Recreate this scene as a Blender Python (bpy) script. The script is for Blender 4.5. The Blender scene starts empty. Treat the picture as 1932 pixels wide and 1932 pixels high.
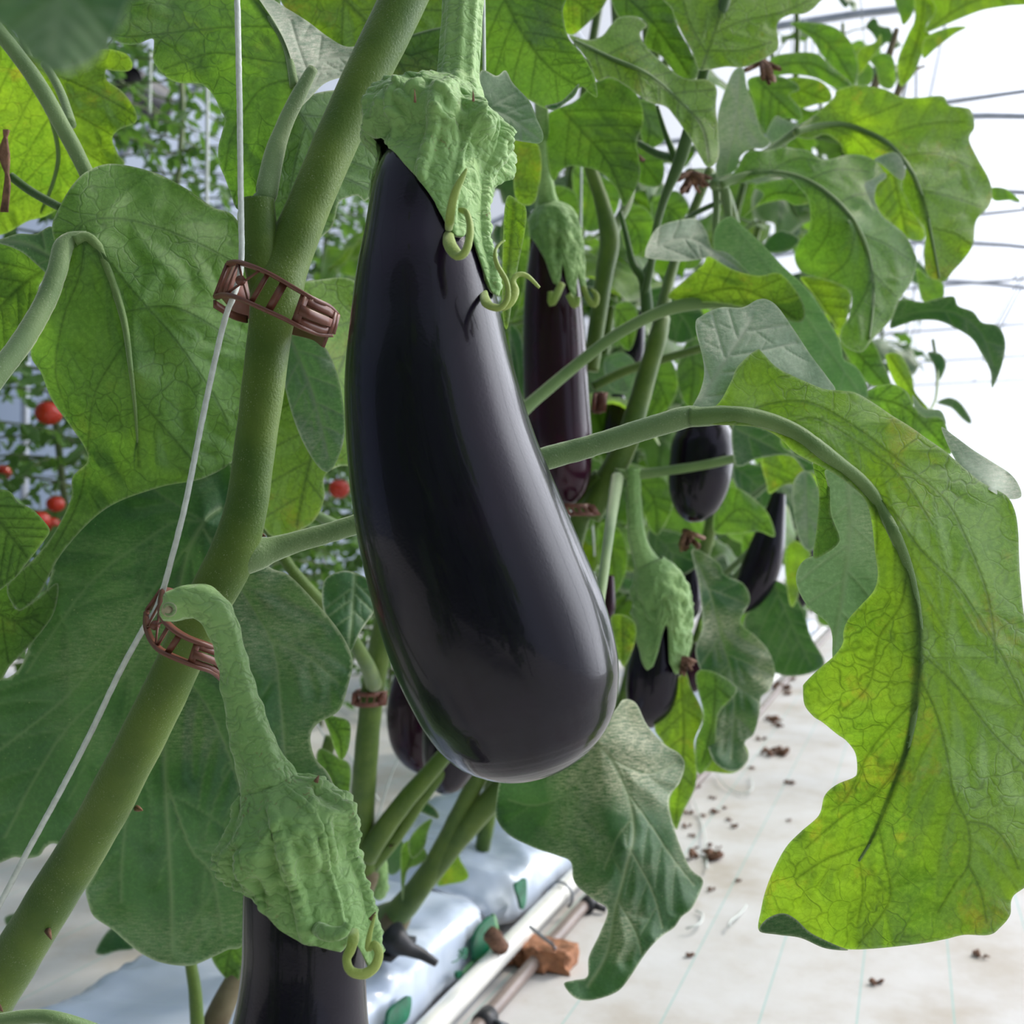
import bpy, bmesh, math, random
import numpy as np
from mathutils import Vector, Matrix, noise, geometry

# ------------------------------------------------------------------ camera, world, sun, exposure
SC = bpy.context.scene
F = 1932.0                       # focal length in pixels (36 mm lens on a 36 mm frame)
CAMH = 0.55
PITCH = math.atan(54.0 / F)
cam_d = bpy.data.cameras.new('camera'); cam = bpy.data.objects.new('camera', cam_d)
SC.collection.objects.link(cam); SC.camera = cam
cam_d.lens = 36.0; cam_d.sensor_width = 36.0; cam_d.clip_start = 0.02; cam_d.clip_end = 200
cam.location = (0, 0, CAMH); cam.rotation_euler = (math.pi / 2 + PITCH, 0, 0)
cam_d.dof.use_dof = True; cam_d.dof.focus_distance = 0.42; cam_d.dof.aperture_fstop = 15.0

SUN_DIR = Vector((0.62, 0.30, 0.72)).normalized()
w = bpy.data.worlds.new('sky'); SC.world = w; w.use_nodes = True
nt = w.node_tree; nt.nodes.clear()
o = nt.nodes.new('ShaderNodeOutputWorld'); bg = nt.nodes.new('ShaderNodeBackground')
tc = nt.nodes.new('ShaderNodeTexCoord'); vm = nt.nodes.new('ShaderNodeVectorMath'); vm.operation = 'DOT_PRODUCT'
vm.inputs[1].default_value = Vector((0.86, 0.40, 0.32)).normalized()
nt.links.new(tc.outputs['Generated'], vm.inputs[0])
cr = nt.nodes.new('ShaderNodeValToRGB'); nt.links.new(vm.outputs['Value'], cr.inputs[0])
e = cr.color_ramp.elements
e[0].position = 0.0; e[0].color = (0.26, 0.33, 0.46, 1)
e[1].position = 0.95; e[1].color = (8.0, 8.2, 8.8, 1)
m = cr.color_ramp.elements.new(0.22); m.color = (0.62, 0.72, 0.92, 1)
m = cr.color_ramp.elements.new(0.52); m.color = (0.70, 0.74, 0.84, 1)
m = cr.color_ramp.elements.new(0.78); m.color = (1.6, 1.68, 1.85, 1)
m = cr.color_ramp.elements.new(0.87); m.color = (4.4, 4.5, 4.9, 1)
nt.links.new(cr.outputs[0], bg.inputs[0]); bg.inputs[1].default_value = 1.0
nt.links.new(bg.outputs[0], o.inputs[0])
sun_d = bpy.data.lights.new('sun', 'SUN'); sun = bpy.data.objects.new('sun', sun_d); SC.collection.objects.link(sun)
sun_d.energy = 2.7; sun_d.angle = math.radians(3.5); sun_d.color = (1.0, 0.90, 0.75)
sun.rotation_euler = SUN_DIR.to_track_quat('Z', 'Y').to_euler(); sun.location = (3, 2, 5)
vs = SC.view_settings; vs.view_transform = 'Standard'; vs.look = 'None'; vs.gamma = 1.0; vs.use_curve_mapping = False
vs.exposure = -0.26
cy = SC.cycles
cy.max_bounces = 8; cy.diffuse_bounces = 3; cy.glossy_bounces = 3; cy.transmission_bounces = 6; cy.transparent_max_bounces = 12
cy.caustics_reflective = False; cy.caustics_refractive = False; cy.sample_clamp_indirect = 6; cy.use_adaptive_sampling = True; cy.adaptive_threshold = 0.02

# ------------------------------------------------------------------ geometry helpers
FWD = Vector((0, math.cos(PITCH), math.sin(PITCH))); UP = Vector((0, -math.sin(PITCH), math.cos(PITCH))); RT = Vector((1, 0, 0))
CAMP = Vector((0, 0, CAMH))
def ray(px, py): return FWD + RT * ((px - 966) / F) - UP * ((py - 966) / F)
def P(px, py, z): return CAMP + ray(px, py) * z
YAW = math.atan((1718 - 966) / F)
DS = Vector((math.sin(YAW), math.cos(YAW), 0)); DL = Vector((math.cos(YAW), -math.sin(YAW), 0))
def W(s, l, h): return DS * s + DL * l + Vector((0, 0, h))
def H(px, py, h=0.0):
    r = ray(px, py); t = (h - CAMH) / r.z
    return CAMP + r * t
def OnL(px, py, l):
    r = ray(px, py); t = l / r.dot(DL)
    return CAMP + r * t
def catmull(pts, closed=False, step=6.0, dims=2):
    a = np.array(pts, float); n = len(a); out = []
    rng = range(n) if closed else range(n - 1)
    for i in rng:
        if closed: p0, p1, p2, p3 = a[i - 1], a[i], a[(i + 1) % n], a[(i + 2) % n]
        else: p0, p1, p2, p3 = a[max(i - 1, 0)], a[i], a[i + 1], a[min(i + 2, n - 1)]
        k = max(1, int(math.ceil(np.linalg.norm((p2 - p1)[:dims]) / step)))
        for j in range(k):
            t = j / k
            out.append(0.5 * ((2 * p1) + (-p0 + p2) * t + (2 * p0 - 5 * p1 + 4 * p2 - p3) * t * t + (-p0 + 3 * p1 - 3 * p2 + p3) * t ** 3))
    if not closed: out.append(a[-1])
    return np.array(out)
def inpoly(pts, poly):
    x, y = pts[:, 0], pts[:, 1]; c = np.zeros(len(pts), bool)
    px, py = poly[:, 0], poly[:, 1]; n = len(poly); j = n - 1
    for i in range(n):
        if py[i] != py[j]:
            c ^= ((py[i] > y) != (py[j] > y)) & (x < (px[j] - px[i]) * (y - py[i]) / (py[j] - py[i]) + px[i])
        j = i
    return c
def segdist(pts, line, closed=False):
    L = np.array(line, float); A = L[:-1]; B = L[1:]
    if closed: A = L; B = np.roll(L, -1, axis=0)
    best = np.full(len(pts), 1e9)
    for a, b in zip(A, B):
        d = b - a; q = max(float(d @ d), 1e-9)
        t = np.clip(((pts - a) @ d) / q, 0, 1)
        v = pts - a - t[:, None] * d
        best = np.minimum(best, v[:, 0] ** 2 + v[:, 1] ** 2)
    return np.sqrt(best)
def rbf(ctrl):
    c = np.array(ctrl, float); n = len(c)
    if n == 1: return lambda p: np.full(len(p), c[0, 2])
    X = c[:, :2] / 500.0
    K = np.linalg.norm(X[:, None] - X[None], axis=2)
    Q = np.hstack([np.ones((n, 1)), X])
    if n < 4: Q = Q[:, :1]
    k = Q.shape[1]
    A = np.block([[K + np.eye(n) * 0.02, Q], [Q.T, np.zeros((k, k))]])
    s = np.linalg.lstsq(A, np.concatenate([c[:, 2], np.zeros(k)]), rcond=None)[0]
    def f(p):
        Y = p / 500.0; D = np.linalg.norm(Y[:, None] - X[None], axis=2)
        q = np.hstack([np.ones((len(p), 1)), Y])[:, :k]
        return D @ s[:n] + q @ s[n:]
    return f
def link(o): SC.collection.objects.link(o)
def setp(o, label=None, cat=None, group=None, kind=None):
    if label: o['label'] = label
    if cat: o['category'] = cat
    if group: o['group'] = group
    if kind: o['kind'] = kind
    return o
def thing(name, loc, label, cat, group=None):
    o = bpy.data.objects.new(name, None); o.location = loc; o.empty_display_size = 0.02; link(o)
    return setp(o, label, cat, group)
def mesh_obj(name, verts, faces, mat, parent=None, smooth=True, uv=None, attrs=None, mats=None, fmat=None):
    me = bpy.data.meshes.new(name)
    verts = [Vector(v) for v in verts]; org = Vector((0, 0, 0))
    if parent is None:
        xs = [v.x for v in verts]; ys = [v.y for v in verts]; zs = [v.z for v in verts]
        org = Vector(((min(xs) + max(xs)) / 2, (min(ys) + max(ys)) / 2, min(zs))); verts = [v - org for v in verts]
    me.from_pydata([tuple(v) for v in verts], [], faces)
    if smooth: me.polygons.foreach_set('use_smooth', [True] * len(me.polygons))
    for mm in (mats or [mat]): me.materials.append(mm)
    if fmat is not None: me.polygons.foreach_set('material_index', fmat)
    if uv is not None:
        ul = me.uv_layers.new(name='UVMap'); li = np.zeros(len(me.loops), int); me.loops.foreach_get('vertex_index', li)
        ul.data.foreach_set('uv', np.asarray(uv, float)[li].ravel())
    for k, v in (attrs or {}).items():
        at = me.attributes.new(k, 'FLOAT', 'POINT'); at.data.foreach_set('value', np.asarray(v, float))
    me.update()
    o = bpy.data.objects.new(name, me); o.location = org; link(o)
    if parent is not None:
        o.parent = parent
        if parent.type == 'EMPTY': o.matrix_parent_inverse = Matrix.Translation(-parent.location)
    return o
class Geo:
    """collects shapes that end up as ONE mesh object"""
    def __init__(s): s.v = []; s.f = []; s.m = []; s.mi = 0
    def add(s, v, f):
        b = len(s.v); s.v += [Vector(q) for q in v]; s.f += [tuple(i + b for i in q) for q in f]; s.m += [s.mi] * len(f)
    def tube(s, pts, rad, n=10, cap=True, flat=1.0, ridges=0, ridge=0.0, rough=0.0, fr=60.0):
        pts = [Vector(p) for p in pts]; k = len(pts)
        if not hasattr(rad, '__len__'): rad = [rad] * k
        T = [(pts[min(i + 1, k - 1)] - pts[max(i - 1, 0)]).normalized() for i in range(k)]
        a = (CAMP - pts[0]); a = (a - T[0] * a.dot(T[0])).normalized()
        vs_ = []; fs = []
        for i in range(k):
            a = (a - T[i] * a.dot(T[i])); a = a.normalized() if a.length > 1e-9 else T[i].orthogonal().normalized()
            b = T[i].cross(a)
            for j in range(n):
                th = 2 * math.pi * j / n
                r = rad[i] * (1 + (ridge * math.cos(ridges * th) if ridges else 0))
                d = a * (math.cos(th) * flat) + b * math.sin(th)
                if rough: r *= 1 + rough * noise.noise((pts[i] + d * rad[i]) * fr)
                vs_.append(pts[i] + d * r)
        for i in range(k - 1):
            for j in range(n): fs.append((i * n + j, i * n + (j + 1) % n, (i + 1) * n + (j + 1) % n, (i + 1) * n + j))
        if cap: fs.append(tuple(range(n))[::-1]); fs.append(tuple((k - 1) * n + j for j in range(n)))
        s.add(vs_, fs)
    def box(s, c, ax, ay, az):
        c = Vector(c); v = [c + ax * i + ay * j + az * k for i in (-1, 1) for j in (-1, 1) for k in (-1, 1)]
        s.add(v, [(0, 1, 3, 2), (4, 6, 7, 5), (0, 4, 5, 1), (2, 3, 7, 6), (0, 2, 6, 4), (1, 5, 7, 3)])
    def strip(s, A, B, th):
        """thick ribbon between two polylines"""
        A = [Vector(p) for p in A]; B = [Vector(p) for p in B]; k = len(A); v = []
        for i in range(k):
            t = A[min(i + 1, k - 1)] - A[max(i - 1, 0)]; nn = t.cross(B[i] - A[i]).normalized() * th * 0.5
            v += [A[i] + nn, B[i] + nn, B[i] - nn, A[i] - nn]
        f = []
        for i in range(k - 1):
            for j in range(4): f.append((i * 4 + j, i * 4 + (j + 1) % 4, i * 4 + 4 + (j + 1) % 4, i * 4 + 4 + j))
        f += [(3, 2, 1, 0), (k * 4 - 4, k * 4 - 3, k * 4 - 2, k * 4 - 1)]
        s.add(v, f)
    def build(s, name, mat, parent=None, smooth=True, mats=None):
        return mesh_obj(name, s.v, s.f, mat, parent, smooth, mats=mats, fmat=s.m if mats else None)
def pxtube(pts, step=14.0):
    """pts (x,y,z,r_px) -> smooth 3D points and radii"""
    c = catmull(pts, False, step)
    return [P(q[0], q[1], q[2]) for q in c], [max(q[3], 0.3) * q[2] / F for q in c]

# ------------------------------------------------------------------ materials
def mat_new(name):
    m = bpy.data.materials.new(name); m.use_nodes = True; t = m.node_tree; t.nodes.clear()
    return m, t
class N:
    def __init__(s, t): s.t = t
    def n(s, typ, ins=None, **kw):
        x = s.t.nodes.new(typ)
        for k, v in kw.items(): setattr(x, k, v)
        for k, v in (ins or {}).items():
            if hasattr(v, 'is_output'): s.t.links.new(v, x.inputs[k])
            else: x.inputs[k].default_value = v
        return x
    def ramp(s, src, stops):
        x = s.n('ShaderNodeValToRGB', {0: src}); e = x.color_ramp.elements
        e[0].position, e[0].color = stops[0][0], (*stops[0][1], 1); e[1].position, e[1].color = stops[-1][0], (*stops[-1][1], 1)
        for p, c in stops[1:-1]: q = e.new(p); q.color = (*c, 1)
        return x.outputs[0]
    def mr(s, src, a, b, c=0.0, d=1.0):
        x = s.n('ShaderNodeMapRange', {0: src, 1: a, 2: b, 3: c, 4: d}); return x.outputs[0]
    def mix(s, f, a, b, bt='MIX'):
        x = s.n('ShaderNodeMix', data_type='RGBA', blend_type=bt); x.clamp_factor = True
        for i, v in ((0, f), (6, a), (7, b)):
            if hasattr(v, 'is_output'): s.t.links.new(v, x.inputs[i])
            elif i == 0: x.inputs[0].default_value = v
            else: x.inputs[i].default_value = (*v, 1)
        return x.outputs[2]
    def math(s, op, a, b=0.0):
        x = s.n('ShaderNodeMath', {0: a, 1: b}, operation=op); return x.outputs[0]
    def noise(s, vec, scale, detail=3.0, rough=0.55, dist=0.0):
        i = {'Scale': scale, 'Detail': detail, 'Roughness': rough, 'Distortion': dist}
        if vec is not None: i['Vector'] = vec
        return s.n('ShaderNodeTexNoise', i).outputs['Fac']
def simple(name, col, rough=0.5, metal=0.0, var=0.12, scale=40.0, bump=0.0, bscale=None, spec=0.5, coat=0.0, sheen=0.0, col2=None, stretch=None):
    m, t = mat_new(name); g = N(t); o = g.n('ShaderNodeOutputMaterial')
    tc = g.n('ShaderNodeTexCoord').outputs['Object']
    if stretch: tc = g.n('ShaderNodeMapping', {0: tc, 3: stretch}).outputs[0]
    nz = g.noise(tc, scale)
    c2 = col2 or tuple(min(1, c * (1 - var * 2)) for c in col); c1 = col if col2 else tuple(min(1, c * (1 + var)) for c in col)
    c = g.ramp(nz, [(0.3, c2), (0.7, c1)])
    ins = {'Base Color': c, 'Roughness': rough, 'Metallic': metal, 'Specular IOR Level': spec, 'Coat Weight': coat, 'Coat Roughness': 0.15}
    if sheen: ins['Sheen Weight'] = sheen; ins['Sheen Roughness'] = 0.4
    p = g.n('ShaderNodeBsdfPrincipled', ins)
    if bump:
        b = g.n('ShaderNodeBump', {'Strength': 0.6, 'Distance': bump, 'Height': g.noise(tc, bscale or scale * 3, 4)})
        t.links.new(b.outputs[0], p.inputs['Normal'])
    t.links.new(p.outputs[0], o.inputs[0]); return m
def leaf_mat(name, c_lo, c_hi, c_vein, t_lo, t_hi, tfac, sheen, hair, hair_col, blot=0.0, vein_dark=0.75, net=0.75, rough=0.55):
    m, t = mat_new(name); g = N(t); o = g.n('ShaderNodeOutputMaterial')
    uv = g.n('ShaderNodeUVMap').outputs[0]
    at = g.n('ShaderNodeAttribute', attribute_name='vein').outputs['Fac']
    rim = g.n('ShaderNodeAttribute', attribute_name='rim').outputs['Fac']
    nv = g.n('ShaderNodeTexNoise', {'Vector': uv, 'Scale': 70.0, 'Detail': 2.0}).outputs['Color']
    off = g.n('ShaderNodeVectorMath', {0: nv, 1: (0.5, 0.5, 0.5)}, operation='SUBTRACT').outputs[0]
    off = g.n('ShaderNodeVectorMath', {0: off, 'Scale': 0.012}, operation='SCALE').outputs[0]
    uv2 = g.n('ShaderNodeVectorMath', {0: uv, 1: off}, operation='ADD').outputs[0]
    v1 = g.n('ShaderNodeTexVoronoi', {'Vector': uv2, 'Scale': 95.0}, feature='DISTANCE_TO_EDGE').outputs['Distance']
    v2 = g.n('ShaderNodeTexVoronoi', {'Vector': uv2, 'Scale': 330.0}, feature='DISTANCE_TO_EDGE').outputs['Distance']
    n1 = g.mr(v1, 0.0, 0.065, 1.0, 0.0); n2 = g.mr(v2, 0.0, 0.10, 0.35, 0.0)
    fade = g.mr(g.noise(uv, 22, 2), 0.35, 0.6, 0.25, 1.0)
    nn = g.math('MULTIPLY', g.math('MULTIPLY', g.math('MAXIMUM', n1, n2), net), fade)
    vt = g.math('MAXIMUM', at, nn)
    big = g.noise(uv, 16, 3, 0.6, 0.4); fine = g.noise(uv, 420, 3, 0.6)
    col = g.ramp(big, [(0.35, c_lo), (0.65, c_hi)])
    col = g.mix(g.mr(fine, 0.45, 0.7, 0, 0.35), col, tuple(min(1, c * 1.6 + 0.01) for c in c_hi))
    if hair:
        sc = g.n('ShaderNodeMapping', {0: uv, 3: (60, 240, 1), 2: (0, 0, 0.7)}).outputs[0]
        hn = g.math('MULTIPLY', g.math('MULTIPLY', g.mr(g.noise(sc, 3.0, 4, 0.7), 0.35, 0.7), g.mr(g.noise(uv, 900, 4, 0.7, 1.0), 0.42, 0.6, 0.45, 1.0)), g.mr(g.noise(uv, 13, 2), 0.44, 0.60))
        hn = g.math('MULTIPLY', hn, 1.8)
        col = g.mix(g.math('MULTIPLY', hn, hair), col, hair_col)
        sp = g.mr(g.noise(uv, 700, 2), 0.68, 0.74); sp = g.math('MULTIPLY', sp, g.mr(g.noise(uv, 14, 1), 0.45, 0.6))
        col = g.mix(g.math('MULTIPLY', sp, 0.6), col, (0.45, 0.42, 0.25))
    col = g.mix(g.math('MULTIPLY', vt, 0.8), col, c_vein)
    tr = g.ramp(g.noise(uv, 24, 3, 0.6), [(0.3, t_lo), (0.7, t_hi)])
    if blot: tr = g.mix(g.math('MULTIPLY', g.mr(g.noise(uv, 30, 5, 0.7), 0.56, 0.7), blot), tr, (0.55, 0.42, 0.03))
    tr = g.mix(g.math('MULTIPLY', vt, vein_dark), tr, tuple(x * 0.18 for x in t_lo))
    tr = g.mix(g.mr(fine, 0.4, 0.7, 0, 0.35), tr, tuple(min(1, x * 1.35) for x in t_hi))
    col = g.mix(g.math('MULTIPLY', rim, 0.7), col, (0.55, 0.60, 0.42))
    hgt = g.math('ADD', g.math('MULTIPLY', vt, 0.8), g.math('MULTIPLY', g.noise(uv, 260, 3), 0.5))
    bp = g.n('ShaderNodeBump', {'Strength': 0.5, 'Distance': 0.0008, 'Height': hgt}).outputs[0]
    p = g.n('ShaderNodeBsdfPrincipled', {'Base Color': col, 'Roughness': rough, 'Specular IOR Level': 0.3, 'Sheen Weight': sheen,
            'Sheen Roughness': 0.45, 'Sheen Tint': (0.85, 0.9, 0.75, 1), 'Normal': bp})
    tl = g.n('ShaderNodeBsdfTranslucent', {'Color': tr, 'Normal': bp})
    mx = g.n('ShaderNodeMixShader', {0: tfac, 1: p.outputs[0], 2: tl.outputs[0]})
    t.links.new(mx.outputs[0], o.inputs[0]); return m
M = {}
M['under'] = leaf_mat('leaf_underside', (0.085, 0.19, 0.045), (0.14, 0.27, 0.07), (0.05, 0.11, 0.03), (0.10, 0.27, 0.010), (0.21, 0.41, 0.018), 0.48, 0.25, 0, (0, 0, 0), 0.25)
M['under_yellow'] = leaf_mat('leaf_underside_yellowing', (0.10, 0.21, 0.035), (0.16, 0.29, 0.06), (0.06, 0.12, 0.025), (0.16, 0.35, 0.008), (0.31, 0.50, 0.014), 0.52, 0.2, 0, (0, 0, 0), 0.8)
M['under_shaded'] = leaf_mat('leaf_underside_shaded', (0.065, 0.15, 0.04), (0.11, 0.21, 0.055), (0.04, 0.09, 0.025), (0.07, 0.19, 0.008), (0.15, 0.31, 0.014), 0.40, 0.25, 0, (0, 0, 0), 0.1)  # underside of shaded leaves, the shade put into darker, less translucent colours
M['upper'] = leaf_mat('leaf_upperside', (0.012, 0.060, 0.020), (0.028, 0.095, 0.030), (0.17, 0.25, 0.12), (0.05, 0.17, 0.02), (0.10, 0.26, 0.03), 0.18, 0.12, 0.6, (0.22, 0.26, 0.15), 0.0, 0.3, 0.15)
M['upper_dusty'] = leaf_mat('leaf_upperside_dusty_green', (0.018, 0.070, 0.024), (0.036, 0.105, 0.036), (0.22, 0.28, 0.15), (0.05, 0.17, 0.02), (0.10, 0.26, 0.03), 0.18, 0.5, 1.0, (0.46, 0.45, 0.30), 0.0, 0.3, 0.15)
M['upper_hairy'] = leaf_mat('leaf_upperside_hairy', (0.06, 0.13, 0.065), (0.11, 0.19, 0.10), (0.24, 0.30, 0.20), (0.06, 0.2, 0.03), (0.12, 0.3, 0.05), 0.22, 0.8, 0.8, (0.38, 0.40, 0.29), 0.0, 0.3, 0.2, 0.7)
M['upper_pale'] = leaf_mat('leaf_upperside_dusty_sunlit', (0.17, 0.24, 0.17), (0.26, 0.33, 0.25), (0.40, 0.43, 0.34), (0.1, 0.25, 0.05), (0.16, 0.34, 0.08), 0.2, 1.0, 0.9, (0.58, 0.56, 0.46), 0.0, 0.3, 0.2, 0.7)  # dust and hair, with sunlit paleness also put into the base colour
def stem_mat(name, lo, hi, dots=0.5, rough=0.5, sheen=0.5, lump=0.0):
    m, t = mat_new(name); g = N(t); o = g.n('ShaderNodeOutputMaterial'); tc = g.n('ShaderNodeTexCoord').outputs['Object']
    col = g.ramp(g.noise(tc, 28, 4), [(0.3, lo), (0.7, hi)])
    d = g.mr(g.noise(tc, 1500, 2), 0.62, 0.72); d = g.math('MULTIPLY', d, g.mr(g.noise(tc, 60, 2), 0.35, 0.6))
    col = g.mix(g.math('MULTIPLY', d, dots), col, (0.42, 0.46, 0.32))
    b = g.n('ShaderNodeBump', {'Strength': 0.5, 'Distance': 0.0006, 'Height': g.noise(tc, 900, 4)})
    if lump:
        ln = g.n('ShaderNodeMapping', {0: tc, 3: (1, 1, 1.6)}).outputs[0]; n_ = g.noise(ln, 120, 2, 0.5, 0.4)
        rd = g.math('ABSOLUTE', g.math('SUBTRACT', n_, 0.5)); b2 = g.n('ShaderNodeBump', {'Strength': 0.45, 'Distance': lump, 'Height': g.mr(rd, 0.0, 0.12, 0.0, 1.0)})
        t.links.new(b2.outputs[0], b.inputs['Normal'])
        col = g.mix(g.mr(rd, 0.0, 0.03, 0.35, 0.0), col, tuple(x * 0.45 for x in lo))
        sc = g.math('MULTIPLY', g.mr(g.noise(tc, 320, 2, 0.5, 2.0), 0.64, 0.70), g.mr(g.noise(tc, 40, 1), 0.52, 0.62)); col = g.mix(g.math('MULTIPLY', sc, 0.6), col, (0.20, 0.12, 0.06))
    b = b.outputs[0]
    p = g.n('ShaderNodeBsdfPrincipled', {'Base Color': col, 'Roughness': rough, 'Specular IOR Level': 0.3, 'Sheen Weight': sheen, 'Sheen Roughness': 0.35,
            'Sheen Tint': (0.9, 0.95, 0.75, 1), 'Normal': b, 'Subsurface Weight': 0.0})
    t.links.new(p.outputs[0], o.inputs[0]); return m
M['stem'] = stem_mat('stem_green', (0.048, 0.105, 0.012), (0.11, 0.175, 0.024), 0.5, 0.5, 0.28)
M['petiole'] = stem_mat('petiole_pale_green', (0.12, 0.20, 0.075), (0.19, 0.28, 0.115), 0.6, 0.6, 0.8)
M['rib'] = stem_mat('midrib_green', (0.10, 0.18, 0.05), (0.15, 0.24, 0.075), 0.3, 0.6, 0.6)
M['stem_dark'] = stem_mat('stem_dark_green', (0.035, 0.085, 0.02), (0.065, 0.13, 0.03), 0.2)
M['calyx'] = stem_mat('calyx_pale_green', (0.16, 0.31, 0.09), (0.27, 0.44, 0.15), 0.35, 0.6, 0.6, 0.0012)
M['tip'] = stem_mat('sepal_tip_yellow_green', (0.20, 0.30, 0.06), (0.33, 0.40, 0.10), 0.1, 0.5, 0.4)
M['woody'] = stem_mat('woody_stem_base', (0.10, 0.075, 0.04), (0.20, 0.17, 0.10), 0.2, 0.8, 0.2)
def skin_mat(name, base, tint):
    m, t = mat_new(name); g = N(t); o = g.n('ShaderNodeOutputMaterial'); tc = g.n('ShaderNodeTexCoord').outputs['Object']
    col = g.ramp(g.noise(tc, 18, 3), [(0.45, base), (0.75, tint)])
    b = g.n('ShaderNodeBump', {'Strength': 0.25, 'Distance': 0.0003, 'Height': g.noise(tc, 900, 3)}).outputs[0]
    p = g.n('ShaderNodeBsdfPrincipled', {'Base Color': col, 'Roughness': 0.22, 'Specular IOR Level': 0.20, 'Normal': b, 'Coat Weight': 0.30, 'Coat Roughness': 0.07})
    t.links.new(p.outputs[0], o.inputs[0]); return m
M['skin'] = skin_mat('eggplant_skin', (0.0038, 0.0020, 0.0085), (0.010, 0.003, 0.014))
M['skin_red'] = skin_mat('eggplant_skin_reddish', (0.018, 0.003, 0.012), (0.050, 0.006, 0.022))
M['clip'] = simple('clip_brown_plastic', (0.16, 0.055, 0.035), 0.42, var=0.08, scale=80)
M['twine'] = simple('twine_white', (0.62, 0.66, 0.62), 0.6, var=0.08, scale=300, bump=0.0004, bscale=900)
M['dried'] = simple('dried_brown', (0.20, 0.10, 0.06), 0.8, var=0.3, scale=200, bump=0.001)
M['scar'] = simple('cut_scar', (0.42, 0.36, 0.24), 0.8, var=0.15, scale=400)
# ------------------------------------------------------------------ leaves
rnd = random.Random(7)
def march(start, d, target_fn, poly, maxlen, step=10, turn=0.03):
    p = np.array(start, float); pts = [p.copy()]; d = d / np.linalg.norm(d); L = 0
    while L < maxlen:
        tg = target_fn(p); tg = tg / (np.linalg.norm(tg) + 1e-9)
        d = d * (1 - turn) + tg * turn; d /= np.linalg.norm(d)
        p = p + d * step; L += step
        if not inpoly(p[None], poly)[0]: break
        pts.append(p.copy())
    return pts
def veins_auto(poly, mid, n=6, ang=52, jitter=0.1, subs=True):
    m = catmull(mid, False, 10); seg = np.linalg.norm(np.diff(m, axis=0), axis=1); cum = np.concatenate([[0], np.cumsum(seg)]); Lm = cum[-1]
    lat = []; sub = []
    for k in range(n):
        for sd in (-1, 1):
            f = (k + 0.25 + 0.35 * (sd > 0) + rnd.uniform(-jitter, jitter)) / n * 0.92
            i = min(int(np.searchsorted(cum, f * Lm)), len(m) - 2); t = m[i + 1] - m[i]; t = t / (np.linalg.norm(t) + 1e-9)
            a = math.radians(ang) * sd; d = np.array([t[0] * math.cos(a) - t[1] * math.sin(a), t[0] * math.sin(a) + t[1] * math.cos(a)])
            l = march(m[i], d, lambda p, t=t: t, poly, Lm * 0.75, 10, 0.018)
            if len(l) > 3:
                lat.append(l)
                if subs:
                    for q in range(2, len(l) - 3, max(4, int(len(l) / 5))):
                        dd = l[q + 1] - l[q]; s2 = rnd.choice((-1, 1)); a2 = math.radians(50) * s2
                        d2 = np.array([dd[0] * math.cos(a2) - dd[1] * math.sin(a2), dd[0] * math.sin(a2) + dd[1] * math.cos(a2)])
                        s_ = march(l[q], d2, lambda p, dd=dd: dd, poly, len(l) * 10 * 0.4, 8, 0.03)
                        if len(s_) > 2: sub.append(s_)
    return m, lat, sub
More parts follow.
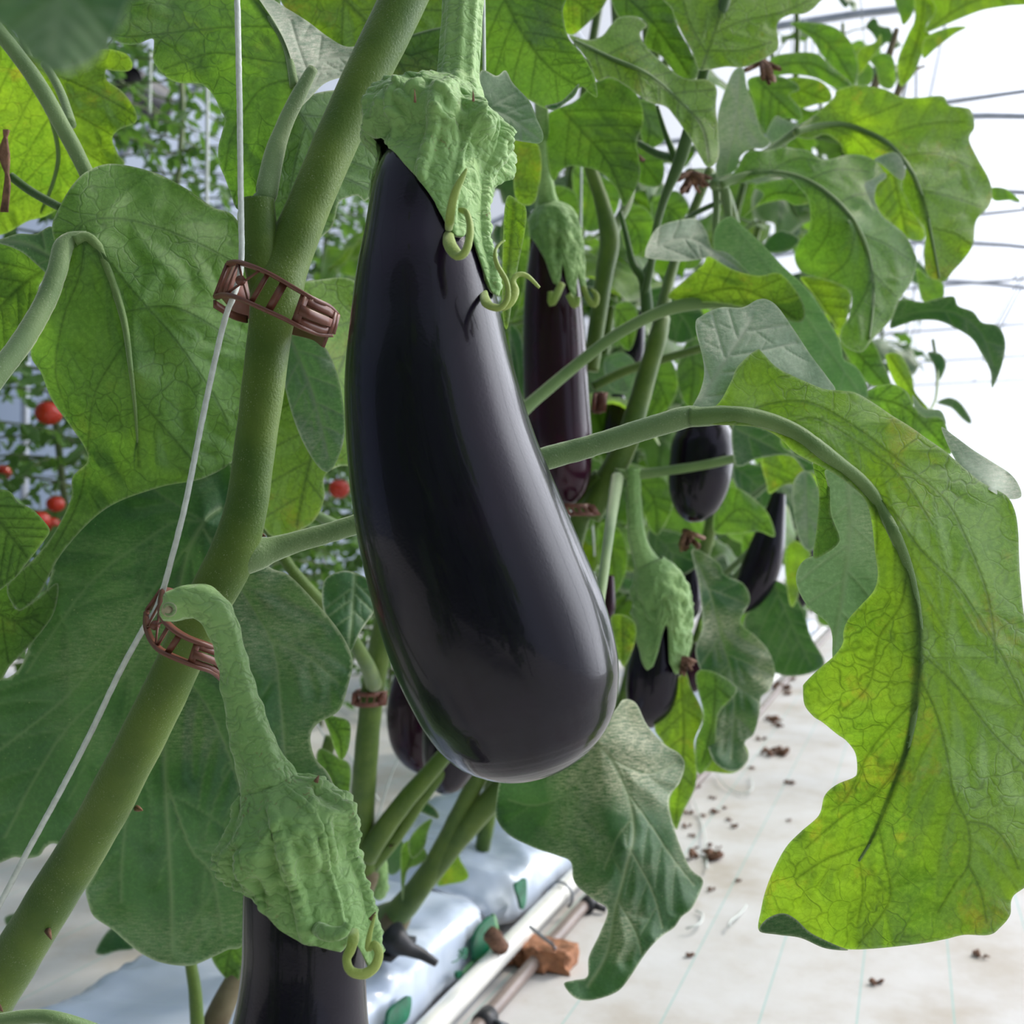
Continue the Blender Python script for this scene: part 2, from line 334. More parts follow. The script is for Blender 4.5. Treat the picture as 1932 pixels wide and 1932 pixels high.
def sheet(outline, zc, mid=None, lats=None, side=1, n=6, bulge=0.0025, wave=0.004, res=9000, warp=None):
    """a leaf blade traced at its own distance; returns verts, faces, uv, attrs, depth function"""
    A = np.array(outline, float); area = abs(0.5 * np.sum(A[:, 0] * np.roll(A[:, 1], -1) - A[:, 1] * np.roll(A[:, 0], -1)))
    step = min(16, max(4.0, math.sqrt(area / res)))
    poly = catmull(outline, True, step)
    ctrl = [(A[:, 0].mean(), A[:, 1].mean(), zc)] if not hasattr(zc, '__len__') else zc
    z0 = float(np.mean([c[2] for c in ctrl])); fz = rbf(ctrl)
    m = None; lat = []; sub = []
    if mid is not None:
        m, lat, sub = veins_auto(poly, mid, n)
        if lats is not None: lat = [catmull(q, False, 10) for q in lats]
        if lats is not None:
            sub = []
            for l in lat:
                for q in range(3, len(l) - 3, max(5, int(len(l) / 6))):
                    dd = l[q + 1] - l[q]; a2 = math.radians(50) * rnd.choice((-1, 1))
                    d2 = np.array([dd[0] * math.cos(a2) - dd[1] * math.sin(a2), dd[0] * math.sin(a2) + dd[1] * math.cos(a2)])
                    s_ = march(l[q], d2, lambda p, dd=dd: dd, poly, len(l) * 10 * 0.35, 8, 0.03)
                    if len(s_) > 2: sub.append(s_)
    lo = poly.min(0); hi = poly.max(0); rows = []
    y = lo[1]; r = 0
    while y < hi[1]:
        xs = np.arange(lo[0] + (step / 2 if r % 2 else 0), hi[0], step); rows.append(np.stack([xs, np.full(len(xs), y)], 1)); y += step * 0.866; r += 1
    g = np.concatenate(rows) if rows else np.zeros((0, 2))
    g = g[inpoly(g, poly)]
    g = g[segdist(g, poly, True) > step * 0.55]
    vp = []
    for ln in ([m] if m is not None else []) + list(lat):
        c = catmull(ln, False, step) if len(ln) > 1 else np.zeros((0, 2)); vp.append(c)
    if vp:
        vp = np.concatenate(vp); vp = vp[inpoly(vp, poly)]
        if len(vp): vp = vp[segdist(vp, poly, True) > step * 0.5]
        keep = []; cell = set()
        for q in vp:
            k = (int(q[0] / (step * 0.6)), int(q[1] / (step * 0.6)))
            if k not in cell: cell.add(k); keep.append(q)
        vp = np.array(keep) if keep else np.zeros((0, 2))
        if len(vp) and len(g):
            ok = np.ones(len(g), bool)
            for ln in [m] + list(lat): ok &= segdist(g, ln) > step * 0.5
            g = np.concatenate([g[ok], vp])
    pts = np.concatenate([poly, g]); nb = len(poly)
    res_ = geometry.delaunay_2d_cdt([Vector(p) for p in pts], [(i, (i + 1) % nb) for i in range(nb)], [], 1, 1e-4)
    V = np.array([[v.x, v.y] for v in res_[0]]); faces = [tuple(f) for f in res_[2]]
    db = segdist(V, poly, True)
    vein = np.zeros(len(V)); dn = np.full(len(V), 1e9); s = F / z0
    if m is not None:
        dm = segdist(V, m); vein = np.exp(-(dm / max(0.0013 * s, step * 0.45)) ** 2); dn = dm
        for ln in lat:
            d = segdist(V, ln); vein = np.maximum(vein, 0.8 * np.exp(-(d / max(0.0007 * s, step * 0.40)) ** 2)); dn = np.minimum(dn, d)
        for ln in sub:
            d = segdist(V, ln); vein = np.maximum(vein, 0.5 * np.exp(-(d / max(0.0004 * s, step * 0.40)) ** 2)); dn = np.minimum(dn, d * 1.6)
    else: dn = np.full(len(V), 0.012 * s)
    rim = np.exp(-(db / (step * 0.45)) ** 2)
    puff = bulge * (1 - np.exp(-(dn / (0.009 * s)) ** 2))
    seed = rnd.uniform(0, 100)
    wv = np.array([noise.noise(Vector((v[0] / s * 28, v[1] / s * 28, seed))) for v in V]) * wave
    wv += np.array([noise.noise(Vector((v[0] / s * 75, v[1] / s * 75, seed + 9))) for v in V]) * wave * 0.28
    edge = np.exp(-(db / (0.012 * s)) ** 2) * np.array([noise.noise(Vector((v[0] / s * 60, v[1] / s * 60, seed + 5))) for v in V]) * wave * 0.9
    Z = fz(V) + side * puff - side * 0.0006 * vein + wv + edge
    verts = [P(v[0], v[1], z) for v, z in zip(V, Z)]
    uv = V / s + np.array([seed, 0])
    return verts, faces, uv, {'vein': vein, 'rim': rim}, (lambda x, y: float(fz(np.array([[x, y]]))[0])), m
def leaf(parent, outline, zc, mid=None, lats=None, mat='under', n=6, bulge=0.0025, wave=0.004, res=5000, rib=None, petiole=None, label=None, name='leaf', pmat='rib', flaps=()):
    side = 1 if mat.startswith('under') else -1
    v, f, uv, at, fz, m = sheet(outline, zc, mid, lats, side, n, bulge, wave, res)
    mats = [M[mat]]; fm = [0] * len(f); v = list(v); f = list(f)
    for (fo, fzc, fmat, fmid) in flaps:          # the turned-over portions of the same blade
        sd = 1 if fmat.startswith('under') else -1
        v2, f2, uv2, at2, _, _ = sheet(fo, fzc, fmid, None, sd, 4, bulge * 0.6, wave * 0.6, res * 0.5)
        b = len(v); v += v2; f += [tuple(i + b for i in q) for q in f2]
        uv = np.concatenate([uv, uv2]); at = {k: np.concatenate([at[k], at2[k]]) for k in at}
        if M[fmat] not in mats: mats.append(M[fmat])
        fm += [mats.index(M[fmat])] * len(f2)
    o = mesh_obj(name, v, f, None, parent, True, uv, at, mats, fm)
    if label: o['label'] = label
    if rib and m is not None:
        k = len(m); z0 = fz(*m[0]); pts = [P(q[0], q[1], fz(q[0], q[1]) + side * (0.45 * min(1.0, 5.0 * i / len(m)) * (rib[0] + (rib[1] - rib[0]) * (i / (len(m) - 1)) ** 0.9) * z0 / F - 0.0003)) for i, q in enumerate(m)]
        G = Geo(); G.tube(pts, [max(0.4, rib[0] + (rib[1] - rib[0]) * (i / (k - 1)) ** 0.9) * z0 / F for i in range(k)], 8, rough=0.06, fr=300)
        G.build('midrib', M[pmat], o)
    if petiole:
        G = Geo(); pt, rr = pxtube(petiole, 10); G.tube(pt, rr, 12, rough=0.05, fr=260); G.build('petiole', M['petiole'], o)
    return o
def branch(parent, pts, mat='stem', name='branch', n=16, rough=0.05, fr=120, label=None):
    G = Geo(); p, r = pxtube(pts, 12); G.tube(p, r, n, rough=rough, fr=fr); o = G.build(name, M[mat], parent)
    if label: o['label'] = label
    return o

# ------------------------------------------------------------------ eggplants
def frames(sp, step=8):
    c = catmull(sp, False, step); pts = [P(q[0], q[1], q[2]) for q in c]; rad = [max(q[3], 0.2) * q[2] / F for q in c]; k = len(pts)
    out = []; Ts = []
    for i in range(k):
        wn = max(1, int(0.35 * c[i][3] / step) + 1); T = (pts[min(i + wn, k - 1)] - pts[max(i - wn, 0)]).normalized(); Ts.append(T); a = CAMP - pts[i]; a = (a - T * a.dot(T)).normalized(); b = a.cross(T)
        if b.dot(RT) < 0 and abs(T.z) > 0.5: b = -b
        out.append((pts[i], rad[i], T, a, b))
    return c, out
def fruit(parent, sp, mat='skin', n=64):
    c, fr = frames(sp, 3 if n > 60 else 5); v = []; f = []
    for (p, r, T, a, b) in fr:
        for j in range(n):
            th = 2 * math.pi * j / n; d = a * math.cos(th) + b * math.sin(th)
            rr = r * (1 + 0.012 * noise.noise((p + d * r) * 22)); v.append(p + d * rr)
    k = len(fr)
    for i in range(k - 1):
        for j in range(n): f.append((i * n + j, i * n + (j + 1) % n, (i + 1) * n + (j + 1) % n, (i + 1) * n + j))
    f.append(tuple(range(n))); f.append(tuple((k - 1) * n + j for j in range(n)))
    return mesh_obj('fruit_body', v, f, M[mat], parent)
def calyx(parent, sp, ends, amp, rough_y, ridge_n=5, n=110, rows=90, ridge=3.0, fr=110, seed=0.0, mat='calyx'):
    """cap over the fruit shoulder; ends = [(theta_deg, y_end)], amp = bump size in px as list (y, amp)"""
    c, fm = frames(sp, 5); ys = np.arange(len(fm)) / (len(fm) - 1.0); yy = c[:, 1]
    ea = np.array([e[0] for e in ends], float); ev = np.array([e[1] for e in ends], float)
    ay = np.array([a[0] for a in amp], float); av = np.array([a[1] for a in amp], float)
    v = []; f = []
    for j in range(n):
        th = -90 + 360.0 * j / n; ye = float(np.interp(th, ea, ev))
        ie = float(np.interp(ye, yy, np.arange(len(yy)))); t = math.radians(th)
        for i in range(rows):
            q = ie * (i / (rows - 1)) ** 0.9; i0 = min(int(q), len(fm) - 2); w_ = q - i0
            p = fm[i0][0].lerp(fm[i0 + 1][0], w_); r = fm[i0][1] * (1 - w_) + fm[i0 + 1][1] * w_
            a = fm[i0][3].lerp(fm[i0 + 1][3], w_).normalized(); b = fm[i0][4].lerp(fm[i0 + 1][4], w_).normalized()
            d = a * math.cos(t) + b * math.sin(t); y = np.interp(q, np.arange(len(yy)), yy)
            u = F / c[i0][2]; A = float(np.interp(y, ay, av)) / u
            x = (p + d * r) * fr + Vector((seed, 0, 0)); x.z *= 0.6
            bump = (1 - abs(noise.noise(x)) * 4.0) * 0.75 + (0.5 - abs(noise.noise(x * 2.1)) * 2.2) * 0.55 + noise.noise(x * 4.3) * 0.18
            # raised ribs down each sepal, knobbly along their length
            rb = max(0, math.cos(math.radians(th) * ridge_n + 0.6)) ** 22 + 0.8 * max(0, math.cos(math.radians(th) * ridge_n * 2 + 1.9)) ** 20
            rb *= (1 + 0.6 * noise.noise(Vector((th * 0.05, y * 0.11, seed)))) * min(1, i / 12)
            edge = 1 - 0.75 * max(0, (i / (rows - 1) - 0.93) / 0.07) ** 2
            v.append(p + d * (r + (bump * A + rb * ridge / u + 4.0 / u) * edge))
    for j in range(n):
        for i in range(rows - 1): f.append((j * rows + i, j * rows + i + 1, ((j + 1) % n) * rows + i + 1, ((j + 1) % n) * rows + i))
    o = mesh_obj('calyx', v, f, M[mat], parent)
    s = o.modifiers.new('thickness', 'SOLIDIFY'); s.thickness = 0.0016; s.offset = 0.0
    return o
def sepal_tip(parent, pts, mat='tip'):
    G = Geo(); p, r = pxtube(pts, 5); G.tube(p, r, 10, flat=0.6, rough=0.08, fr=300); return G.build('sepal_tip', M[mat], parent)
# ------------------------------------------------------------------ the greenhouse
def floor_mat():
    m, t = mat_new('ground_cover_white'); g = N(t); o = g.n('ShaderNodeOutputMaterial'); tc = g.n('ShaderNodeTexCoord').outputs['Object']
    sp = g.n('ShaderNodeSeparateXYZ', {0: tc}); x = sp.outputs[0]
    fr = g.math('FRACT', g.math('DIVIDE', g.math('ADD', x, 10.0 + 0.0), LINE))
    ln = g.math('LESS_THAN', g.math('ABSOLUTE', g.math('SUBTRACT', fr, 0.5)), 0.010)
    wig = g.n('ShaderNodeTexWave', {'Vector': tc, 'Scale': 160.0, 'Distortion': 0.0}, bands_direction='X').outputs['Fac']
    wig2 = g.n('ShaderNodeTexWave', {'Vector': tc, 'Scale': 160.0}, bands_direction='Y').outputs['Fac']
    col = g.ramp(g.noise(tc, 5, 5, 0.65), [(0.3, (0.50, 0.45, 0.39)), (0.5, (0.62, 0.60, 0.58)), (0.75, (0.70, 0.70, 0.71))])
    col = g.mix(g.mr(g.noise(tc, 70, 4, 0.7), 0.6, 0.8, 0, 0.35), col, (0.42, 0.36, 0.28))
    col = g.mix(g.math('MULTIPLY', g.math('MULTIPLY', wig, wig2), 0.12), col, (0.55, 0.55, 0.55))
    col = g.mix(g.math('MULTIPLY', ln, 0.55), col, (0.22, 0.52, 0.48))
    b = g.n('ShaderNodeBump', {'Strength': 0.35, 'Distance': 0.006, 'Height': g.noise(tc, 9, 4)}).outputs[0]
    p = g.n('ShaderNodeBsdfPrincipled', {'Base Color': col, 'Roughness': 0.62, 'Normal': b, 'Specular IOR Level': 0.35})
    t.links.new(p.outputs[0], o.inputs[0]); return m
lats_ = [H(1409, 1932).dot(DL), H(1595, 1932).dot(DL), H(1780, 1932).dot(DL)]
LINE = (lats_[2] - lats_[0]) / 2
ROWROT = -YAW
def rowmesh(name, verts, faces, mat, kind='structure', smooth=False):
    """mesh authored in row coordinates (x = lateral, y = along the row)"""
    me = bpy.data.meshes.new(name); me.from_pydata([tuple(v) for v in verts], [], faces); me.materials.append(mat)
    if smooth: me.polygons.foreach_set('use_smooth', [True] * len(me.polygons))
    o = bpy.data.objects.new(name, me); o.rotation_euler = (0, 0, ROWROT); link(o)
    if kind: o['kind'] = kind
    return o
LOFF = lats_[0] % LINE
fl_off = (lats_[0] - LINE * 0.5)
FX0, FX1, FY0, FY1 = -5.0, 3.6, -3.0, 15.0
nx, ny = 60, 110; v = []; f = []
for i in range(nx + 1):
    for j in range(ny + 1):
        x = FX0 + (FX1 - FX0) * i / nx; y = FY0 + (FY1 - FY0) * j / ny
        v.append((x - fl_off, y, 0.0012 * noise.noise(Vector((x * 2.1, y * 1.3, 0))) - 0.0012))
for i in range(nx):
    for j in range(ny): f.append((i * (ny + 1) + j, (i + 1) * (ny + 1) + j, (i + 1) * (ny + 1) + j + 1, i * (ny + 1) + j + 1))
fl = rowmesh('floor', v, f, floor_mat(), smooth=True)
fl.location = DL * fl_off
# plastic film roof, side walls and far wall
m_, t_ = mat_new('greenhouse_film'); g_ = N(t_); o_ = g_.n('ShaderNodeOutputMaterial')
tr_ = g_.n('ShaderNodeBsdfTransparent', {'Color': (0.96, 0.97, 0.98, 1)}); tl_ = g_.n('ShaderNodeBsdfTranslucent', {'Color': (0.9, 0.92, 0.95, 1)})
mx_ = g_.n('ShaderNodeMixShader', {0: 0.14, 1: tr_.outputs[0], 2: tl_.outputs[0]}); t_.links.new(mx_.outputs[0], o_.inputs[0]); M['film'] = m_
LC, HW, SPR, CR = -0.7, 4.3, 1.7, 3.75
def arch(a): return LC - HW * math.cos(a), SPR + (CR - SPR) * math.sin(a)
v = []; f = []; K = 24
for j, y in enumerate((FY0, FY1)):
    for i in range(K + 1): x, z = arch(math.pi * i / K); v.append((x, y, z))
for i in range(K): f.append((i, i + 1, K + 2 + i, K + 1 + i))
rowmesh('ceiling', v, f, M['film'])
for nm, x in (('wall_left', FX0), ('wall_right', FX1)):
    rowmesh(nm, [(x, FY0, 0), (x, FY1, 0), (x, FY1, SPR), (x, FY0, SPR)], [(0, 1, 2, 3)], M['film'])
vv = [(FX0, FY1, 0), (FX1, FY1, 0)] + [(arch(math.pi * (K - i) / K)[0], FY1, arch(math.pi * (K - i) / K)[1]) for i in range(K + 1)]
rowmesh('wall_far', vv, [tuple(range(len(vv)))], M['film'])
M['added_wall'] = simple('added_wall_dark_green', (0.05, 0.085, 0.055), 0.8, var=0.3, scale=3)  # unseen dark wall, added to darken reflections and cut the front light
kb = 12; vb = [(FX0, FY0, 0), (FX1, FY0, 0)] + [(arch(math.pi * (K - i) / K)[0], FY0, arch(math.pi * (K - i) / K)[1]) for i in range(K + 1)]
rowmesh('wall_back_added', vb, [tuple(range(len(vb)))], M['added_wall'])
M['steel'] = simple('galvanised_steel', (0.42, 0.45, 0.50), 0.45, 0.6, 0.1, 30)
M['steel_dull'] = simple('steel_dull', (0.26, 0.28, 0.31), 0.5, 0.4, 0.1, 30)
tn = 1
def trim(G, mat='steel'):
    global tn
    o = G.build('trim_%d' % tn, M[mat], None, True); o['kind'] = 'structure'; tn += 1; return o
for y in (0.9, 2.9, 4.7, 6.4, 8.1, 9.8, 11.5, 13.2):
    G = Geo(); pts = []
    for i in range(33):
        x, z = arch(math.pi * i / 32); pts.append(W(y, x, z - 0.03))
    G.tube([W(y, FX0 if False else LC - HW, 0)] + pts + [W(y, LC + HW, 0)], 0.024, 8); 
    if y > 4: G.tube([W(y, LC - HW * 0.93, 2.42), W(y, LC + HW * 0.93, 2.42)], 0.012, 6)
    # web bars between the arch and its tie
    if y > 4:
        for a in (0.62, 0.85, 1.1, 1.35):
            for sgn in (-1, 1):
                aa = math.pi / 2 + sgn * (math.pi / 2 - a); x, z = arch(aa); x2 = LC + (x - LC) * 0.72
                G.tube([W(y, x, z - 0.03), W(y, x2, 2.42)], 0.007, 5)
    trim(G)
for a in (0.5, 0.9, 1.3, 1.75, 2.2):
    G = Geo(); x, z = arch(a); G.tube([W(FY0, x, z - 0.05), W(FY1, x, z - 0.05)], 0.012, 6); trim(G)
for (y0, y1, a0, a1) in ((4.7, 6.4, 2.6, 1.9), (6.4, 8.1, 2.0, 2.7), (8.1, 9.8, 2.6, 1.9), (9.8, 11.5, 1.9, 2.6)):
    G = Geo(); p0 = arch(a0); p1 = arch(a1); G.tube([W(y0, p0[0], p0[1] - .03), W(y1, p1[0], p1[1] - .03)], 0.009, 5); trim(G)
# crop wires that carry the strings
for i, (l, h) in enumerate(((-0.12, 2.12), (-1.0, 2.12), (-1.9, 2.1))):
    G = Geo(); G.tube([W(FY0, l, h), W(FY1, l, h)], 0.0018, 5); trim(G, 'steel_dull')

# ------------------------------------------------------------------ grow bags, pipes, brick
M['bag'] = simple('grow_bag_white_plastic', (0.60, 0.66, 0.75), 0.27, col2=(0.50, 0.59, 0.75), scale=7, coat=0.2)
M['bag_green'] = simple('grow_bag_green_print', (0.006, 0.15, 0.07), 0.4, var=0.25, scale=60, coat=0.1)
M['bag_lime'] = simple('grow_bag_light_green_print', (0.15, 0.38, 0.15), 0.4, var=0.1, scale=60, coat=0.4)
M['pvc'] = simple('pvc_white', (0.78, 0.77, 0.72), 0.28, var=0.05, scale=20, coat=0.3)
M['pipe_brown'] = simple('pipe_brown', (0.22, 0.17, 0.15), 0.38, var=0.12, scale=30)
M['brick'] = simple('brick_clay', (0.42, 0.19, 0.10), 0.85, var=0.25, scale=90, bump=0.002)
M['black'] = simple('black_plastic', (0.015, 0.016, 0.02), 0.5, var=0.1)
L0, L1, BH = -0.511, -0.83, 0.092
def bag(s0, s1, label):
    prof = []
    for i in range(37):                               # closed, slightly pillowed section
        t = i / 36 * 2 * math.pi; c, s = math.cos(t), math.sin(t); q = 0.55
        prof.append((abs(c) ** q * (1 if c > 0 else -1), abs(s) ** q * (1 if s > 0 else -1)))
    v = []; f = []; nS = 240; n = len(prof) - 1
    for k in range(nS + 1):
        u = k / nS; s = s0 + (s1 - s0) * u; e = min(u, 1 - u) * (s1 - s0) / 0.06; e = min(1, e) ** 0.5
        for i in range(n):
            a, b = prof[i]; l = (L0 + L1) / 2 + (L0 - L1) / 2 * a * (0.75 + 0.25 * e) * (1 - 0.05 * (b + 1)); h = BH / 2 + BH / 2 * b * (0.3 + 0.7 * e)
            x = Vector((s * 9, l * 13, h * 22)); wr = (1 - abs(noise.noise(x)) * 3) * 0.006 + (0.4 - abs(noise.noise(x * 2.3))) * 0.005 + (0.3 - abs(noise.noise(x * 5.1))) * 0.0035
            if h < 0.015: wr *= 0.1
            v.append(W(s, l + wr * (1 if a > 0 else -1) * abs(a), max(0.001, h + (wr if b > 0 else 0))))
    for k in range(nS):
        for i in range(n): f.append((k * n + i, k * n + (i + 1) % n, (k + 1) * n + (i + 1) % n, (k + 1) * n + i))
    f.append(tuple(range(n))); f.append(tuple(nS * n + i for i in range(n)))
    o = mesh_obj('grow_bag', v, f, M['bag'], None)
    return setp(o, label, 'grow bag', 'white grow bags in a line under the eggplants')
bag1 = bag(0.28, 1.275, 'nearest white plastic grow bag with dark green leaf prints, beside the white pipe')
bag2 = bag(1.30, 2.28, 'second white plastic grow bag, green print, behind the hanging dusty leaf')
for k in range(4):
    bag(2.31 + k * 1.0, 3.28 + k * 1.0, ['third white grow bag, partly hidden behind low leaves', 'fourth white grow bag up the row, hidden by leaves',
        'fifth white grow bag up the row', 'farthest white grow bag up the row'][k])
def c4(x, y): return (680 + x / 4.39, 1560 + y / 4.39)
def decal(parent, pts, mat, l=-0.506):
    pl = catmull([c4(*p) for p in pts], True, 3); q = [OnL(p[0], p[1], l - 0.0) for p in pl]
    for i, p in enumerate(q): q[i] = p + DL * 0.004
    c = sum(q, Vector()) / len(q); G = Geo(); n = len(q)
    G.add(q + [c] + [p - DL * 0.004 for p in q], [(i, (i + 1) % n, n) for i in range(n)] + [(i, (i + 1) % n, n + 1 + (i + 1) % n, n + 1 + i) for i in range(n)])
    o = mesh_obj('leaf_print', G.v, G.f, M[mat], None, False); w0 = o.location.copy()
    o.parent = parent; o.matrix_parent_inverse = Matrix.Translation(-parent.location); o.location = w0; return o
decal(bag1, [(1075, 735), (1010, 780), (950, 850), (920, 940), (915, 1040), (925, 1130), (990, 1090), (1070, 1050), (1110, 990), (1100, 900), (1095, 820)], 'bag_green')
decal(bag1, [(390, 1400), (300, 1450), (220, 1520), (200, 1600), (205, 1660), (330, 1630), (385, 1540)], 'bag_green')
decal(bag2, [(1265, 480), (1310, 445), (1350, 425), (1357, 520), (1345, 640), (1318, 680), (1295, 600)], 'bag_green')
decal(bag1, [(1080, 720), (1105, 760), (1130, 870), (1150, 900), (1125, 910), (1100, 830)], 'bag_lime')
decal(bag1, [(1150, 1030), (1060, 1060), (960, 1110), (880, 1180), (840, 1215), (860, 1170), (930, 1100), (1030, 1040)], 'bag_lime')
decal(bag1, [(780, 1200), (815, 1190), (822, 1225), (800, 1255), (778, 1240)], 'bag_green')
G = Geo()                                              # small green script printed on the side of the bag
for st in ([(740, 1118), (775, 1108), (800, 1080), (812, 1040), (805, 1015), (795, 1035)], [(790, 1060), (815, 1055)], [(812, 1085), (832, 1060), (842, 1020), (832, 1000), (822, 1040), (835, 1075)],
           [(838, 1050), (860, 1035), (868, 1012), (852, 1002), (845, 1030), (862, 1055), (850, 1080), (835, 1090)]):
    q = catmull([c4(*p) for p in st], False, 1.5); G.tube([OnL(p[0], p[1], -0.503) + DL * 0.003 for p in q], 0.0009, 6)
pr = G.build('script_print', M['bag_green'], None); w0 = pr.location.copy(); pr.parent = bag1; pr.matrix_parent_inverse = Matrix.Translation(-bag1.location); pr.location = w0
G = Geo(); G.tube([W(s, -0.484 + 0.004 * math.sin(s * 3), 0.030) for s in np.arange(0.2, 7.0, 0.25)], 0.0135, 20)
setp(G.build('drain_pipe', M['pvc']), 'straight white plastic pipe lying along the foot of the grow bags', 'pipe')
G = Geo(); G.tube([W(s, -0.452 + 0.004 * math.sin(s * 2.3 + 1), 0.0105) for s in np.arange(0.2, 7.0, 0.25)], 0.0085, 16)
pb = setp(G.build('drip_pipe', M['pipe_brown']), 'thin brown irrigation pipe on the ground beside the white pipe', 'pipe')
for (x, y) in ((1880, 640), (950, 1590)):              # small black fittings on the brown pipe
    q = H(*c4(x, y), 0.01); s = q.dot(DS); G = Geo(); G.tube([W(s - .012, -0.452, 0.0105), W(s + .012, -0.452, 0.0105)], 0.012, 12)
    G.tube([W(s, -0.452, 0.0105), W(s, -0.425, 0.006)], 0.005, 8)
    jt = G.build('pipe_joint', M['black']); w0 = jt.location.copy(); jt.parent = pb; jt.matrix_parent_inverse = Matrix.Translation(-pb.location); jt.location = w0; jt['label'] = 'black plastic pipe joint'
# wire hoop over the white pipe and the bent wire peg
q = H(*c4(1590, 560), 0.03); s = q.dot(DS); G = Geo()
G.tube([W(s + 0.0, -0.484 + 0.019 * math.cos(a), 0.030 + 0.019 * math.sin(a)) for a in np.linspace(-0.9, math.pi + 0.9, 18)], 0.0022, 8)
setp(G.build('wire_hoop', M['steel_dull']), 'grey wire hoop bent over the white pipe', 'wire hoop')
G = Geo(); G.tube([H(*c4(1400, 825), 0.045), H(*c4(1480, 890), 0.040), H(*c4(1590, 975), 0.036), H(*c4(1612, 1005), 0.03), H(*c4(1605, 1040), 0.012), H(*c4(1585, 1060), 0.004)], 0.0022, 8)
setp(G.build('wire_peg', M['steel_dull']), 'bent grey wire peg crossing the brown pipe above the brick', 'wire peg')
G = Geo(); G.tube([H(*c4(x, y), 0.012) for x, y in ((950, 1575), (1050, 1585), (1150, 1615), (1230, 1680))], 0.002, 8)
setp(G.build('drip_tube', M['steel_dull']), 'thin grey tube curving away from the brown pipe at the bottom edge', 'tube')
# half brick: a rough clay block with a broken end, and the smaller piece behind it
def brick(name, px, py, ang, dims, label, seed):
    c = H(px, py); me = bmesh.new(); bmesh.ops.create_cube(me, size=1.0); bmesh.ops.subdivide_edges(me, edges=me.edges[:], cuts=7, use_grid_fill=True)
    R = Matrix.Rotation(ang, 3, 'Z'); vs_ = []
    for v_ in me.verts:
        p = Vector((v_.co.x * dims[0], v_.co.y * dims[1], (v_.co.z + .5) * dims[2])); k = 0.003 + (0.010 if v_.co.x < -0.3 else 0)
        p += Vector((noise.noise(p * 70 + Vector((seed, 0, 0))), noise.noise(p * 70 + Vector((0, seed, 5))), noise.noise(p * 70 + Vector((3, 0, seed))) if v_.co.z > -.4 else 0)) * k
        vs_.append(c + R @ p)
    fs = [tuple(x.index for x in f_.verts) for f_ in me.faces]; me.free()
    return setp(mesh_obj(name, vs_, fs, M['brick'], None, False), label, 'brick')
bq = brick('half_brick', *c4(1500, 1130), -YAW + 1.5, (0.045, 0.085, 0.026), 'broken orange clay brick under the brown pipe', 3.0)
brick('brick_fragment', *c4(1240, 1100), -YAW + 0.6, (0.05, 0.035, 0.024), 'smaller dark broken brick piece wedged beside the white pipe', 9.0)
# black drip stake in the near bag
G = Geo(); G.tube([H(*c4(250, 900), 0.125), H(*c4(320, 960), 0.12), H(*c4(400, 1010), 0.112), H(*c4(520, 1060), 0.104), H(*c4(630, 1130), 0.098)], [0.017, 0.014, 0.008, 0.006, 0.004], 12, rough=0.1)
G.box(H(*c4(280, 1000), 0.105), DS * 0.03, DL * 0.012, Vector((0, 0, 0.003)))
setp(G.build('drip_stake', M['black']), 'black plastic drip stake lying on the nearest grow bag at the plant base', 'drip stake')
G = Geo(); G.tube([H(*c4(1090, 905), 0.07), H(*c4(1130, 960), 0.055), H(*c4(1180, 1010), 0.045)], [0.011, 0.010, 0.009], 10, rough=0.25, fr=200)
setp(G.build('bag_plug', M['dried']), 'dark dried plug sticking out of the bag side above the brick', 'plug')
# ------------------------------------------------------------------ litter on the ground
rl = random.Random(3)
def litter(px, py, w_px, kind, label, group=None):
    c = H(px, py, 0.0005); z = (c - CAMP).dot(FWD); r = w_px * z / F / 2; G = Geo()
    for k in range(rl.randint(4, 7)):
        a = rl.uniform(0, 6.28); d = Vector((math.cos(a), math.sin(a), 0)); q = c + d * r * rl.uniform(0, 0.6)
        G.tube([q, q + d * r * 0.4 + Vector((0, 0, r * 0.35)), q + Vector((math.cos(a + 1), math.sin(a + 1), 0)) * r * 0.8 + Vector((0, 0, r * 0.15))], [r * .16, r * .24, r * .1], 5, rough=0.5, fr=400)
    o = G.build('dried_flower', M['dried']); return setp(o, label, 'plant litter', group)
big = [(1652, 1853, 34, 'brown curled dried petal alone on the white ground below the big leaf tip'), (1465, 1425, 50, 'large tan dried leaf scrap in the sunlit patch of ground'),
       (1330, 1618, 60, 'long brown dried stalk piece on the ground left of centre aisle'), (1851, 1803, 28, 'pale tan litter scrap nearest the right edge below the big leaf'),
       (1298, 1801, 22, 'small dark litter scrap beside the thin teal line near the hanging leaf'), (1489, 1478, 20, 'brown litter scrap just right of the twine curl'),
       (1395, 1663, 16, 'grey-brown litter speck between two teal lines'), (1340, 1680, 20, 'dark litter crumb right of the hanging leaf edge')]
for b in big: litter(b[0], b[1], b[2], 0, b[3])
for (px, py, wd) in [(1315, 1485, 14), (1345, 1507, 16), (1300, 1535, 20), (1350, 1533, 22), (1375, 1548, 16), (1388, 1560, 18), (1297, 1560, 20), (1325, 1540, 14), (1334, 1594, 18), (1310, 1600, 14), (1355, 1600, 14),
                     (1418, 1450, 14), (1470, 1300, 40), (1455, 1290, 30), (1485, 1310, 24), (1460, 1360, 34), (1470, 1370, 28), (1492, 1283, 20), (1305, 1578, 15), (1365, 1525, 12), (1488, 1548, 12), (1437, 1395, 20),
                     (1120, 1710, 16), (1105, 1700, 12), (1090, 1720, 10), (840, 1905, 14)]:
    litter(px, py, wd, 0, 'small brown dried flower scrap scattered on the white ground beside the row', 'brown scraps scattered on the white ground cover')
